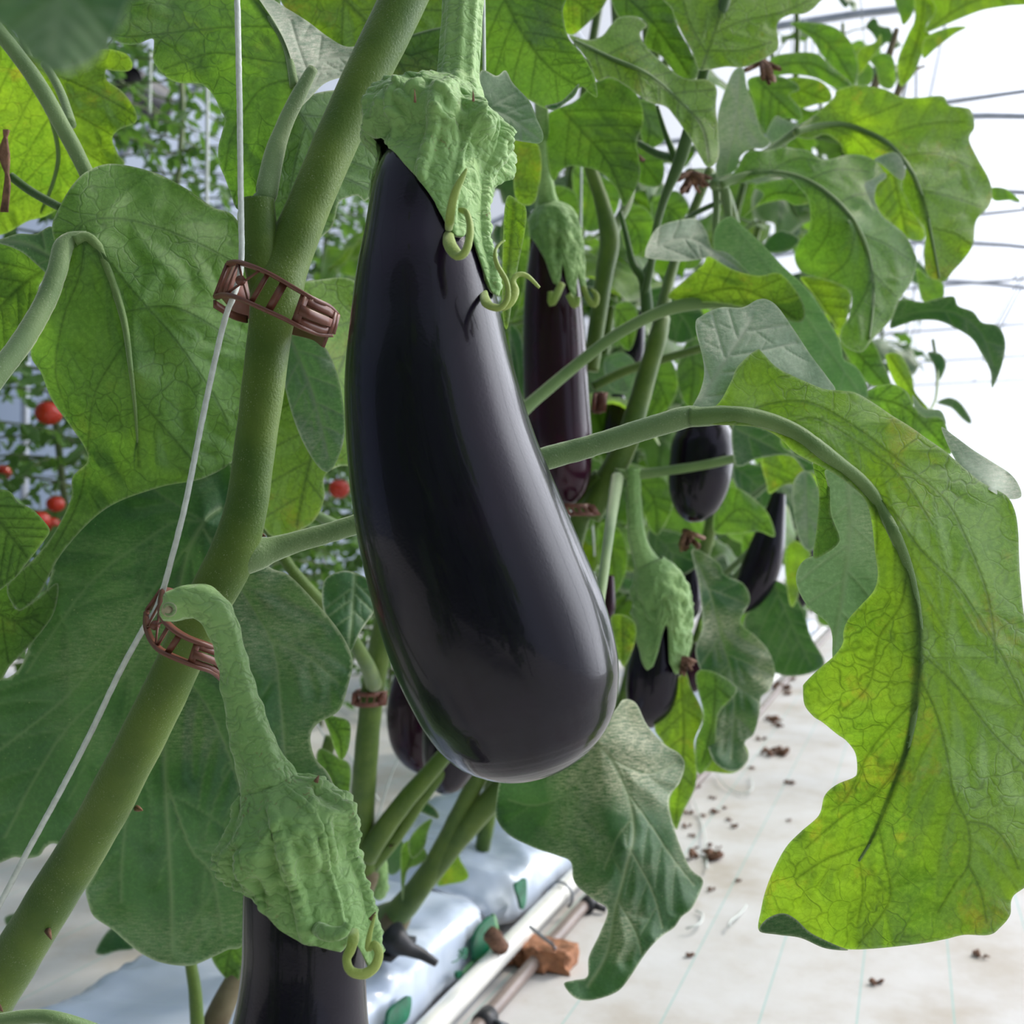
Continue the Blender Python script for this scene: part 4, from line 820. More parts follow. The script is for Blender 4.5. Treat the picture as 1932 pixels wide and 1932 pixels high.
G = Geo(); c_, r_ = pxtube([(306, 1148, .372, 14), (310, 1149, .372, 22), (322, 1146, .373, 29), (345, 1136, .374, 31), (380, 1136, .374, 33), (408, 1158, .373, 31), (428, 1205, .371, 28), (442, 1265, .370, 29), (458, 1330, .369, 34), (474, 1390, .368, 40), (492, 1445, .367, 46), (506, 1482, .366, 54), (514, 1505, .366, 62)], 5); G.tube(c_, r_, 48, ridges=7, ridge=.03, rough=.13, fr=190)
stk = G.build('stalk', M['calyx'], e1); G = Geo(); cc = P(319, 1150, .357); nd = (CAMP - cc).normalized(); G.tube([cc + nd * .0016 * math.sin(0) - nd * .0006, cc + nd * .0012], .0026, 20); G.build('scar', M['scar'], stk)
G = Geo(); ring = [cc + nd * .0012 + (RT * math.cos(a) + UP * math.sin(a)) * .0019 for a in np.linspace(0, 2 * math.pi, 20)]; G.tube(ring, .0006, 8); G.build('scar_rim', M['petiole'], stk)
G = Geo()
for (x, y, x2, y2, z) in ((470, 1650, 466, 1668, .352), (487, 1660, 480, 1675, .35), (596, 1475, 602, 1462, .36), (700, 1735, 709, 1720, .35)):
    G.tube([P(x, y, z), P((x + x2) / 2, (y + y2) / 2, z), P(x2, y2, z)], [.0010, .0006, .0001], 6)
G.build('prickle', M['dried'], e1)
sepal_tip(e1, [(590, 1745, .352, 10), (606, 1756, .336, 15), (625, 1762, .332, 15), (648, 1758, .331, 13), (658, 1742, .332, 10)], 'calyx')
sepal_tip(e1, [(668, 1752, .356, 8), (667, 1768, .339, 11), (662, 1790, .336, 10), (654, 1810, .335, 9), (662, 1832, .334, 9), (685, 1838, .334, 10), (706, 1825, .335, 10), (715, 1800, .336, 9), (706, 1782, .337, 8), (694, 1790, .337, 6), (698, 1760, .337, 5), (708, 1725, .337, 2)])

# ------------------------------------------------------------------ clips and twine
def clip(outer, zoff, label, name='plant_clip', th=.0012):
    """outer = [(x_top, y_top, x_bot, y_bot, z)] along the front of the clip; ring closes behind the stem"""
    t = thing(name, P(outer[0][2], outer[0][3], outer[0][4]), label, 'plant clip')
    top = [P(a[0], a[1], a[4]) for a in outer]; bot = [P(a[2], a[3], a[4]) for a in outer]
    def rail(pts, r): 
        q = [Vector(x) for x in catmull([tuple(p) for p in pts], False, .003, 3)]; return q
    T = rail(top, 0); B = rail(bot, 0); G = Geo(); d = [(b - a).normalized() for a, b in zip(top, bot)]
    dep = FWD * .0035
    for line in (T, B): G.strip([p - dep * .3 for p in line], [p + dep for p in line], .0016)
    def at(u, v_):                                  # point on the band
        k = u * (len(top) - 1); i = min(int(k), len(top) - 2); f_ = k - i
        a = top[i].lerp(top[i + 1], f_); b = bot[i].lerp(bot[i + 1], f_); return a.lerp(b, v_)
    G.build('frame_rail', M['clip'], t)
    G = Geo(); us = outer_us
    # open end wall, two thin diagonals crossing at a round boss, two broad cross bars
    G.strip([at(0, 0), at(0.0, 1)], [at(0, 0) + dep * 1.6, at(0, 1) + dep * 1.6], .0014)
    x0, x1 = us[0], us[1]; cb = at((x0 + x1) / 2, .5)
    for (a, b) in (((x0, 0.02), (x1, .98)), ((x0, .98), (x1, .02)), ((x0, 0), (x0, 1))): G.tube([at(*a), at(*b)], .0006, 6)
    n_ = (CAMP - cb).normalized(); G.tube([cb - n_ * .0012, cb + n_ * .0008], .0021, 18)
    for (ua, ub) in us[2:4]: G.strip([at(ua[0], 0), at(ua[1], 1)], [at(ub[0], 0) + dep * .3, at(ub[1], 1) + dep * .3], .0011)
    G.build('cross_bar', M['clip'], t)
    G = Geo()                                        # solid toe with raised latch tongue
    ua = us[4]; G.strip([at(u, .04) for u in np.linspace(ua, 1, 6)], [at(u, .30) for u in np.linspace(ua, 1, 6)], .0016)
    G.strip([at(u, .72) for u in np.linspace(ua, 1, 6)], [at(u, .97) for u in np.linspace(ua, 1, 6)], .0016)
    G.strip([at(ua + .0, .0), at(ua, 1)], [at(ua + .05, .0), at(ua + .05, 1)], .0016)
    G.strip([at(.93, .02), at(.93, .98)], [at(1, .05), at(1, .95)], .0022)
    G.strip([at(u, .36) + n_ * .0010 for u in np.linspace(ua + .02, .93, 5)], [at(u, .68) + n_ * .0010 for u in np.linspace(ua + .02, .93, 5)], .0022)
    G.tube([at(1, .02), at(1.0, .98)], .0016, 10)
    G.build('latch', M['clip'], t)
    return t, top, bot, at
outer_us = [.17, .36, ((.40, .36), (.425, .385)), ((.50, .46), (.545, .505)), .64]
t, top, bot, at = clip([(428, 497, 404, 560, .436), (445, 494, 420, 556, .428), (470, 500, 445, 560, .420), (510, 517, 490, 580, .416), (550, 540, 530, 598, .416), (590, 563, 570, 618, .420), (622, 578, 603, 630, .428), (636, 592, 626, 630, .434)], 0, 'brown plastic clip around the main stem at left, the upper of the two near ones')
def ringback(t, pts_top, h):
    G = Geo(); A = [Vector(p) for p in catmull([tuple(p) for p in pts_top], False, .003, 3)]; G.strip(A, [p + h for p in A], .0013); G.build('back_band', M['clip'], t)
ringback(t, [P(428, 497, .436), P(440, 500, .455), P(465, 530, .476), P(510, 552, .482), P(560, 570, .480), P(610, 580, .46), P(634, 592, .437)], P(404, 560, .44) - P(428, 497, .44))
ringback(t, [P(404, 566, .437), P(440, 588, .445), P(466, 596, .452)], P(404, 580, .44) - P(404, 566, .44))
t, top, bot, at = clip([(306, 1108, 275, 1152, .452), (302, 1130, 274, 1180, .440), (303, 1160, 284, 1208, .428), (320, 1183, 302, 1228, .420), (350, 1203, 335, 1244, .418), (385, 1216, 372, 1258, .420), (410, 1225, 400, 1268, .426), (430, 1235, 420, 1285, .436)], 0, 'brown plastic clip around the lower main stem, partly hidden by the curved eggplant stalk')
ringback(t, [P(306, 1108, .452), P(330, 1112, .470), P(370, 1140, .492), P(410, 1170, .495), P(440, 1200, .48), P(432, 1235, .437)], P(300, 1130, .45) - P(306, 1108, .45))
def small_clip(cx, cy, w_, h_, z, label, tilt=0.1):
    c = P(cx, cy, z); r = w_ / 2 * z / F; hh = h_ / 2 * z / F; up = (UP + RT * tilt).normalized(); t = thing('plant_clip', c - up * hh, label, 'plant clip')
    q = [c + RT * math.cos(a) * r + FWD * math.sin(a) * r for a in np.linspace(0, 2 * math.pi, 25)]; G = Geo()
    G.strip([p - up * hh for p in q], [p - up * hh * .4 for p in q], .0012); G.strip([p + up * hh * .4 for p in q], [p + up * hh for p in q], .0012)
    for k in range(0, 24, 2): G.tube([q[k] - up * hh, q[k] + up * hh], .0008, 5)
    G.build('ring', M['clip'], t); G = Geo(); G.box(c + RT * r - FWD * .004, RT * .004, FWD * .004, up * hh * .9); G.box(c - RT * r - FWD * .003, RT * .002, FWD * .005, up * hh * .8); G.build('latch', M['clip'], t)
small_clip(696, 1316, 52, 28, .93, 'small brown clip on the upright stem low behind the big eggplant')
small_clip(1093, 962, 50, 26, .93, 'brown clip under the tip of the reddish eggplant right of centre', -.6)
small_clip(1128, 760, 16, 40, 1.0, 'tiny brown clip right of the reddish eggplant')
tw = Geo()
def twist(px, r, z=None):
    c_, _ = pxtube([(a, b, z_, r) for a, b, z_ in px], 8); return c_, [max(.0004, r * p[2] / F) for p in catmull([(a, b, z_) for a, b, z_ in px], False, 8, 2)]
c_, r_ = twist([(446, -60, .44), (449, 60, .44), (452, 200, .44), (454, 350, .44), (455, 498, .436), (440, 560, .43), (428, 590, .432), (410, 660, .436), (380, 800, .44), (350, 950, .44), (325, 1050, .445), (309, 1108, .45), (294, 1150, .45), (272, 1184, .45), (225, 1270, .455), (170, 1385, .46), (110, 1500, .46), (50, 1610, .465), (0, 1705, .47), (-60, 1810, .47)], 5.6)
tw.tube(c_, r_, 12, rough=.12, fr=500)
setp(tw.build('twine', M['twine']), 'long white twine running through both brown clips beside the main stem', 'twine')
def hang(pts, r, label, nm='twine'):
    G = Geo(); c_, r_ = pxtube([(a, b, z, r) for a, b, z in pts], 20); G.tube(c_, r_, 8); return setp(G.build(nm, M['twine']), label, 'twine')
hang([(912, -40, .55), (913, 60, .55), (914, 180, .55)], 3, 'white twine just right of the thick stalk at the top centre')
hang([(391, 160, 1.9), (391, 280, 1.9), (390, 380, 1.9), (390, 600, 1.9)], 3.4, 'pale twine hanging in front of the tomato row')
hang([(284, 100, 2.2), (283, 160, 2.2), (282, 215, 2.2)], 3, 'pale twine by the dark fan at upper left')
hang([(1097, 310, 1.25), (1096, 420, 1.25), (1095, 620, 1.25), (1122, 1050, 1.25)], 2, 'thin twine right of the reddish eggplant calyx')
hang([(1457, 140, 1.5), (1454, 220, 1.5), (1450, 275, 1.5)], 3, 'white twine among the leaves above the sunlit right leaves')
hang([(1305, 640, 1.3), (1296, 700, 1.3), (1290, 760, 1.3)], 3, 'white twine left of the pale folded leaf base')
hang([(1280, 1045, 1.35), (1280, 1090, 1.35), (1285, 1130, 1.35)], 2.4, 'short white twine under the dried flower tip')
hang([(1325, 1205, 1.5), (1333, 1260, 1.5), (1338, 1320, 1.5)], 2.4, 'white twine at the edge of the lower right leaves')
hang([(592, 1345, 1.2), (612, 1390, 1.2), (655, 1420, 1.2), (715, 1510, 1.2)], 1.6, 'thin twine crossing the gap low in the centre')
hang([(757, 1420, 1.25), (735, 1470, 1.25), (708, 1560, 1.25)], 1.6, 'thin twine left of the two low eggplants')
for k in range(9):
    x = 1495 + k * 9 + (k % 3) * 3
    hang([(x, 30 + k * 4, 4.0 + .3 * k), (x - 1, 120, 4.0 + .3 * k)], 1.5, 'thin pale twine hanging from the roof beyond the upper right leaves').__setitem__('group', 'twines hanging from the roof at upper right')
# ------------------------------------------------------------------ plants 1 and 2: stems
def stemtube(parent, base, pts, mat='stem', name='stem'):
    G = Geo(); c_, r_ = pxtube(pts, 14)
    if base is not None: c_ = [base] + c_; r_ = [r_[0] * 1.05] + r_
    G.tube(c_, r_, 18, rough=0.06, fr=60); return G.build(name, M[mat], parent)
stemtube(p1, W(0.95, -0.62, .09), [(690, 1640, 1.0, 25), (684, 1560, .99, 23), (688, 1460, .96, 23), (697, 1360, .94, 22), (705, 1290, .93, 22), (722, 1200, .91, 22), (738, 1140, .90, 21), (770, 1040, .9, 18), (800, 900, .9, 16)])
stemtube(p1, None, [(690, 1615, .99, 22), (720, 1570, .98, 20), (765, 1510, .97, 18), (800, 1470, .97, 17), (860, 1400, .96, 15)])
stemtube(p1, None, [(700, 1630, 1.0, 18), (745, 1580, 1.0, 14), (800, 1500, 1.0, 13), (860, 1420, 1.0, 12)])
stemtube(p1, None, [(700, 1640, 1.0, 18), (690, 1660, 1.0, 22), (680, 1690, 1.02, 20)], 'woody')
stemtube(p1, None, [(505, 930, .75, 9), (560, 955, .75, 9), (610, 978, .75, 9), (660, 1000, .76, 8)], 'petiole', 'petiole')
stemtube(p1, None, [(500, 985, .70, 10), (540, 1060, .71, 11), (590, 1120, .72, 12), (640, 1170, .75, 12), (690, 1250, .80, 14), (705, 1290, .92, 16)])
stemtube(p1, None, [(625, 1390, 1.05, 12), (612, 1440, 1.05, 12), (600, 1500, 1.05, 12)])
stemtube(p2, W(1.09, -0.59, .085), [(738, 1745, 1.21, 32), (752, 1722, 1.20, 27)], 'woody', 'stem_base')
stemtube(p2, W(1.09, -0.59, .10), [(752, 1722, 1.20, 26), (790, 1675, 1.18, 23), (822, 1625, 1.16, 20), (850, 1570, 1.14, 18), (880, 1510, 1.12, 17), (915, 1445, 1.10, 16), (970, 1340, 1.06, 16), (1040, 1180, 1.0, 15), (1100, 960, .98, 20), (1138, 900, .97, 21)])
stemtube(p2, None, [(800, 1665, 1.18, 20), (850, 1600, 1.15, 21), (900, 1540, 1.12, 22), (950, 1480, 1.1, 22), (1010, 1400, 1.08, 20), (1060, 1300, 1.06, 20)])
stemtube(p2, None, [(1110, 975, .97, 24), (1145, 910, .97, 25), (1180, 840, .97, 22), (1205, 760, .97, 20), (1225, 690, .97, 18), (1240, 640, .97, 18), (1250, 600, .98, 15)])
stemtube(p2, None, [(1240, 640, .97, 17), (1265, 520, 1.0, 10), (1300, 420, 1.02, 9), (1340, 320, 1.03, 9)])
stemtube(p2, None, [(1115, 700, 1.02, 15), (1128, 600, 1.02, 16), (1140, 520, 1.02, 17), (1150, 450, 1.02, 19), (1135, 380, 1.02, 14), (1115, 320, 1.02, 12), (1095, 250, 1.03, 12)])
stemtube(p2, None, [(1150, 455, 1.02, 15), (1165, 420, 1.03, 10), (1185, 380, 1.05, 9), (1200, 300, 1.08, 8)])
stemtube(p2, None, [(975, 785, .80, 13), (1020, 745, .81, 12), (1080, 695, .82, 11), (1150, 640, .82, 11), (1220, 600, .82, 11), (1280, 578, .82, 12), (1340, 572, .82, 10), (1400, 575, .82, 6)], 'rib', 'petiole')
stemtube(p2, None, [(1118, 730, 1.05, 9), (1180, 700, 1.05, 9), (1250, 678, 1.05, 8), (1330, 655, 1.05, 8)], 'stem', 'petiole')
stemtube(p2, None, [(1160, 893, .95, 10), (1200, 895, .95, 10), (1280, 885, .95, 9), (1340, 875, .95, 9), (1400, 862, .95, 8)], 'rib', 'petiole')
stemtube(p2, None, [(1375, -60, .80, 11), (1368, 0, .80, 11), (1350, 60, .80, 10), (1330, 130, .80, 10), (1316, 190, .81, 11), (1296, 260, .83, 12), (1280, 310, .85, 12), (1255, 370, .88, 8), (1238, 430, .92, 7), (1228, 500, .95, 7), (1215, 560, .97, 7)], 'stem_dark')
stemtube(p2, None, [(1240, 200, .86, 3), (1255, 250, .86, 5), (1275, 300, .86, 7)], 'stem_dark')
stemtube(p2, None, [(1205, 270, .90, 6), (1240, 290, .89, 7), (1275, 298, .87, 8)], 'stem_dark')
stemtube(p2, None, [(1170, 400, .97, 5), (1180, 440, .97, 5), (1195, 500, .97, 7), (1215, 530, .97, 10), (1222, 600, .97, 13)], 'stem_dark')
stemtube(p2, None, [(1215, 520, .97, 8), (1250, 460, .98, 5), (1300, 410, 1.0, 5), (1360, 380, 1.0, 5)], 'stem_dark')
stemtube(p2, None, [(930, -60, .80, 15), (940, 20, .80, 15), (955, 100, .80, 15), (972, 180, .81, 14), (978, 260, .83, 12), (985, 360, .86, 10)], 'stem_dark')
stemtube(p2, None, [(1348, 330, 1.0, 8), (1352, 380, 1.0, 7), (1350, 430, 1.0, 6), (1352, 470, 1.0, 6)], 'petiole', 'petiole')
stemtube(p2, None, [(1352, 345, .99, 10), (1368, 360, .99, 9), (1374, 400, .99, 7), (1376, 430, .99, 6)], 'petiole', 'petiole')
stemtube(p3, W(1.75, -.58, .09), [(1230, 1290, 1.6, 12), (1300, 1130, 1.5, 12), (1350, 950, 1.4, 12), (1385, 700, 1.3, 12), (1400, 520, 1.2, 11), (1360, 350, 1.1, 12), (1300, 330, 1.05, 12)])
for (a, b) in (((1300, 1120), (1345, 1060)), ((1380, 1100), (1470, 960)), ((1360, 1090), (1450, 1000)), ((1355, 985), (1460, 905))):
    stemtube(p3, None, [(a[0], a[1], 1.3, 6), ((a[0] + b[0]) / 2 + 8, (a[1] + b[1]) / 2 - 4, 1.3, 6), (b[0], b[1], 1.3, 5)], 'petiole', 'petiole')
stemtube(p3, None, [(1345, 350, .95, 10), (1375, 338, .96, 9), (1420, 326, .97, 7)], 'petiole', 'petiole')
stemtube(p3, None, [(1400, 310, .98, 6), (1460, 278, 1.0, 7), (1515, 240, 1.0, 8), (1545, 225, 1.0, 6)], 'petiole', 'petiole')
stemtube(p3, None, [(1640, 190, 1.5, 6), (1655, 150, 1.5, 8), (1675, 110, 1.5, 7), (1692, 55, 1.5, 5)], 'woody')
stemtube(p3, None, [(1690, 185, 1.5, 6), (1705, 150, 1.5, 7), (1730, 130, 1.5, 3), (1745, 125, 1.5, 2)], 'woody')
# -- dried flower clusters on the stems
def dried(parent, x, y, z, r, n=8, seed=1):
    q = random.Random(seed); G = Geo()
    for k in range(n):
        a = q.uniform(0.2, 2.9); L = r * q.uniform(.6, 1.1)
        c_, r_ = pxtube([(x + q.uniform(-3, 3), y, z, r * .10), (x + math.cos(a) * L * .5, y + math.sin(a) * L * .6, z + q.uniform(-.01, .01), r * .14), (x + math.cos(a) * L * .9, y + L * math.sin(a), z + q.uniform(-.01, .01), r * .10), (x + math.cos(a) * L * .7, y + L * 1.05 * math.sin(a) - 3, z, r * .05)], 5)
        G.tube(c_, r_, 6, rough=.3, fr=400)
    return G.build('dried_flower', M['dried'], parent)
dried(p3, 1305, 325, .95, 40, 12, 3); dried(p3, 1440, 115, 1.0, 42, 10, 4); dried(p2, 1195, 290, .93, 40, 7, 5); dried(p2, 1305, 340, .97, 30, 8, 6); dried(p2, 735, 1590, 1.0, 16, 6, 7)

# ------------------------------------------------------------------ traced leaves of plants 1-4
LF = lambda *a, **k: leaf(*a, **k)
LF(p1, [(608, 1112), (618, 1088), (650, 1077), (682, 1085), (705, 1102), (716, 1130), (702, 1160), (680, 1192), (660, 1232), (648, 1208), (625, 1180), (610, 1150)], [(650, 1080, .62), (660, 1230, .60), (716, 1130, .63)], [(670, 1085), (665, 1150), (660, 1225)], None, 'upper', 5, label='small smooth green leaf left of the big eggplant')
LF(p1, [(611, 1350), (635, 1352), (660, 1364), (659, 1408), (645, 1434), (632, 1415), (621, 1381)], .7, [(615, 1352), (640, 1390), (645, 1430)], None, 'under', 4)
LF(p1, [(598, 1420), (640, 1430), (662, 1450), (655, 1520), (640, 1570), (610, 1560)], .9, [(610, 1425), (640, 1500), (640, 1560)], None, 'under', 4)
LF(p1, [(762, 1500), (800, 1510), (825, 1530), (826, 1545), (800, 1535), (780, 1525)], 1.05, None, None, 'upper', 4)
LF(p1, [(770, 1590), (790, 1560), (815, 1545), (808, 1570), (800, 1600), (778, 1620)], 1.1, None, None, 'under', 4)
LF(p2, [(757, 1600), (775, 1585), (800, 1600), (806, 1620), (790, 1632), (768, 1645), (760, 1700), (756, 1650)], 1.15, [(785, 1600), (762, 1650)], None, 'under', 4)
LF(p2, [(862, 1612), (870, 1625), (884, 1650), (876, 1662), (850, 1668), (825, 1670), (840, 1640)], 1.25, None, None, 'under_yellow', 4)
LF(p2, [(720, 1590), (750, 1580), (765, 1600), (755, 1640), (735, 1650), (722, 1620)], 1.2, None, None, 'upper_hairy', 4)
LF(p5, [(180, 1795), (200, 1760), (215, 1752), (240, 1775), (252, 1790), (220, 1795), (195, 1802)], 1.05, None, None, 'upper', 4)
LF(p5, [(10, 1730), (50, 1715), (75, 1698), (70, 1730), (30, 1758), (15, 1750)], 1.05, None, None, 'upper', 4)
LF(p1, [(398, 1800), (430, 1760), (455, 1700), (460, 1780), (450, 1850), (425, 1845)], .85, [(450, 1720), (425, 1840)], None, 'under', 4)
LF(p1, [(431, 1700), (440, 1690), (456, 1700), (460, 1750), (445, 1745), (433, 1725)], .8, None, None, 'under', 4)
stemtube(p5, H(372, 1990, .0), [(372, 1930, .80, 13), (368, 1870, .80, 12), (360, 1820, .80, 11), (350, 1760, .80, 10)])
stemtube(p1, H(400, 1990, .0), [(385, 1990, .85, 26), (415, 1910, .85, 24), (450, 1840, .86, 20), (480, 1780, .88, 18)], 'woody')
G = Geo(); c_, r_ = pxtube([(718, 1600, 1.05, 10), (716, 1640, 1.05, 15), (716, 1680, 1.05, 18), (722, 1694, 1.05, 8)], 4); G.tube(c_, r_, 20, rough=.25, fr=250); G.build('young_fruit', M['calyx'], p1)
# L22 hanging dusty leaf
LF(p2, [(1176, 1320), (1200, 1327), (1221, 1368), (1255, 1405), (1282, 1422), (1292, 1443), (1282, 1477), (1262, 1508), (1272, 1562), (1300, 1634), (1325, 1658), (1323, 1678), (1306, 1713), (1286, 1730), (1272, 1750), (1248, 1767), (1221, 1795), (1187, 1846), (1166, 1870), (1135, 1883), (1105, 1888), (1081, 1880), (1064, 1856), (1084, 1849), (1108, 1842), (1111, 1805), (1132, 1760), (1146, 1716), (1118, 1696), (1084, 1665), (1077, 1627), (1050, 1614), (1009, 1600), (961, 1576), (937, 1545), (937, 1504), (947, 1463), (975, 1430), (1050, 1400), (1120, 1370), (1160, 1340)],
   [(1130, 1402, .66), (940, 1520, .70), (1290, 1443, .70), (1325, 1665, .68), (1085, 1875, .62), (1180, 1600, .635), (1060, 1560, .665), (1176, 1330, .69)], [(1128, 1405), (1150, 1430), (1173, 1470), (1190, 1520), (1195, 1579), (1178, 1650), (1160, 1720), (1145, 1800), (1110, 1860)],
   [[(1130, 1410), (1090, 1470), (1072, 1490), (1070, 1540), (1060, 1580)], [(1150, 1430), (1220, 1460), (1275, 1440)], [(1193, 1545), (1165, 1580), (1140, 1640)], [(1180, 1490), (1230, 1560), (1270, 1620), (1310, 1670)], [(1188, 1600), (1230, 1680), (1250, 1750)], [(1165, 1700), (1200, 1760), (1210, 1800)], [(1075, 1500), (1010, 1520), (960, 1510)]], 'upper_dusty', 6, .004, .004, 7000, None, label='drooping dark green dusty leaf hanging below the big eggplant')
stemtube(p2, None, [(1131, 1408, .66, 6), (1115, 1380, .665, 8), (1110, 1300, .68, 9), (1130, 1150, .72, 9), (1150, 1000, .80, 10), (1165, 900, .95, 12)], 'petiole', 'petiole')
LF(p3, [(1290, 1268), (1305, 1300), (1327, 1350), (1310, 1400), (1315, 1450), (1310, 1490), (1290, 1530), (1275, 1565), (1262, 1510), (1288, 1450), (1250, 1400), (1235, 1370), (1255, 1320)], .95, [(1285, 1280), (1290, 1400), (1275, 1550)], None, 'under_yellow', 6)
LF(p3, [(1306, 1036), (1354, 1060), (1368, 1084), (1402, 1101), (1415, 1132), (1398, 1173), (1426, 1200), (1450, 1228), (1462, 1265), (1453, 1300), (1436, 1316), (1433, 1347), (1422, 1385), (1405, 1402), (1412, 1433), (1385, 1456), (1350, 1440), (1335, 1400), (1340, 1350), (1330, 1290), (1312, 1230), (1325, 1180), (1318, 1100)], [(1310, 1040, 1.0), (1460, 1260, .98), (1385, 1456, .93), (1340, 1300, .97)], [(1308, 1042), (1340, 1120), (1360, 1200), (1385, 1300), (1380, 1430)], None, 'upper_dusty', 6, .004, .005, 5000, label='long pale-dusted leaf hanging above the white ground at centre right')
LF(p3, [(1312, 1275), (1340, 1265), (1385, 1290), (1388, 1310), (1360, 1340), (1352, 1370), (1350, 1420), (1330, 1455), (1315, 1455), (1312, 1400), (1327, 1350)], .94, [(1350, 1280), (1345, 1360), (1325, 1440)], None, 'under', 5)
LF(p3, [(1385, 1405), (1405, 1405), (1412, 1433), (1385, 1458), (1340, 1456), (1318, 1452), (1350, 1425)], .97, None, None, 'under_yellow', 4)
LF(p2, [(1152, 1166), (1173, 1159), (1197, 1173), (1200, 1204), (1185, 1248), (1174, 1256), (1160, 1215)], .9, [(1175, 1165), (1175, 1245)], None, 'under_yellow', 4)
LF(p3, [(1403, 1170), (1430, 1130), (1455, 1095), (1490, 1110), (1515, 1150), (1530, 1200), (1556, 1250), (1530, 1270), (1480, 1275), (1440, 1252), (1410, 1200)], [(1455, 1095, 1.25), (1540, 1255, 1.2), (1410, 1190, 1.25)], [(1460, 1100), (1490, 1170), (1530, 1255)], None, 'upper', 5)
LF(p3, [(1436, 872), (1450, 857), (1490, 858), (1520, 880), (1528, 895), (1515, 912), (1480, 915), (1452, 932), (1445, 910)], 1.1, [(1520, 895), (1440, 930)], None, 'under_yellow', 4)
LF(p3, [(1345, 1000), (1360, 930), (1385, 918), (1420, 938), (1450, 970), (1462, 1012), (1430, 1003), (1385, 1008)], 1.15, [(1350, 1000), (1400, 960), (1455, 1005)], None, 'under', 4)
LF(p2, [(1383, 800), (1430, 805), (1470, 822), (1480, 845), (1530, 872), (1540, 885), (1520, 890), (1490, 860), (1430, 865), (1400, 880), (1385, 870)], .9, [(1390, 810), (1450, 840), (1520, 880)], None, 'upper', 4)
LF(p3, [(1495, 920), (1520, 888), (1545, 925), (1548, 1000), (1530, 1040), (1505, 1010)], 1.0, [(1520, 895), (1525, 1030)], None, 'upper_hairy', 4)
LF(p3, [(1480, 1050), (1500, 1020), (1530, 1045), (1515, 1070), (1505, 1130), (1490, 1140)], 1.2, None, None, 'under_yellow', 4)
# top centre
LF(p2, [(905, -30), (1062, -30), (1062, 20), (1066, 51), (1075, 75), (1096, 99), (1113, 126), (1124, 154), (1127, 183), (1112, 176), (1095, 165), (1067, 195), (1050, 203), (1029, 205), (1000, 190), (970, 175), (935, 160), (912, 140)], [(905, 0, .66), (1060, 0, .64), (1125, 180, .62), (1030, 205, .67), (1000, 80, .63)], [(940, -30), (985, 60), (1040, 130), (1115, 175)], None, 'under_shaded', 6, .003, .004, 5000, label='dark hanging leaf right of the thick stalk at the top')
LF(p2, [(1028, 200), (1060, 190), (1092, 158), (1085, 180), (1066, 195), (1045, 208)], .61, None, None, 'upper', 4)
LF(p2, [(905, 138), (937, 143), (954, 133), (968, 157), (999, 191), (1012, 222), (1025, 253), (1019, 270), (990, 268), (960, 263), (925, 260), (905, 240)], [(905, 180, .50), (1022, 262, .48), (954, 133, .52)], [(910, 200), (960, 220), (1018, 262)], None, 'upper_hairy', 4, label='small pale leaf tip beside the calyx of the big eggplant')
LF(p2, [(1030, 222), (1050, 205), (1084, 191), (1125, 154), (1152, 147), (1186, 160), (1210, 195), (1214, 232), (1202, 266), (1206, 300), (1207, 335), (1188, 377), (1176, 389), (1166, 362), (1145, 335), (1118, 319), (1077, 314), (1057, 324), (1046, 342), (1035, 320), (1030, 270)], [(1110, 160, .86), (1210, 250, .84), (1176, 385, .82), (1040, 300, .88), (1120, 260, .85)], [(1060, 205), (1110, 260), (1150, 310), (1178, 380)], None, 'under_shaded', 6, .003, .005, 5000)
LF(p2, [(972, 262), (1010, 268), (1022, 300), (1018, 350), (1005, 385), (975, 380), (968, 320)], .75, None, None, 'under_yellow', 4)
LF(p2, [(955, 375), (978, 380), (993, 395), (990, 440), (978, 500), (968, 560), (957, 620), (948, 590), (948, 480)], [(975, 380, .50), (960, 610, .48)], [(970, 385), (960, 500), (955, 610)], None, 'under_yellow', 4, label='narrow bright green leaf just right of the big eggplant calyx')
LF(p2, [(1074, 67), (1108, 75), (1135, 68), (1152, 48), (1169, 32), (1200, 32), (1221, 48), (1208, 62), (1217, 85), (1248, 116), (1282, 143), (1306, 150), (1333, 150), (1352, 167), (1351, 205), (1357, 287), (1347, 311), (1333, 314), (1320, 294), (1303, 263), (1272, 219), (1255, 201), (1221, 191), (1183, 164), (1152, 147), (1126, 152), (1112, 120), (1094, 95)], [(1074, 67, .78), (1200, 35, .80), (1350, 180, .78), (1340, 310, .75), (1200, 120, .76)], [(1085, 80), (1150, 110), (1220, 140), (1280, 190), (1325, 240), (1338, 305)], None, 'under_yellow', 7, .003, .004, 5000, (6, 2))
LF(p2, [(1060, -30), (1145, -30), (1140, 10), (1100, 52), (1078, 66), (1064, 50)], .82, [(1060, -20), (1110, 20)], None, 'under_yellow', 4)
LF(p2, [(1158, -30), (1165, 30), (1200, 32), (1222, 48), (1216, 85), (1250, 108), (1280, 145), (1310, 150), (1318, 128), (1300, 90), (1275, 40), (1262, -30)], .83, [(1165, -20), (1230, 40), (1300, 140)], None, 'under_shaded', 5)
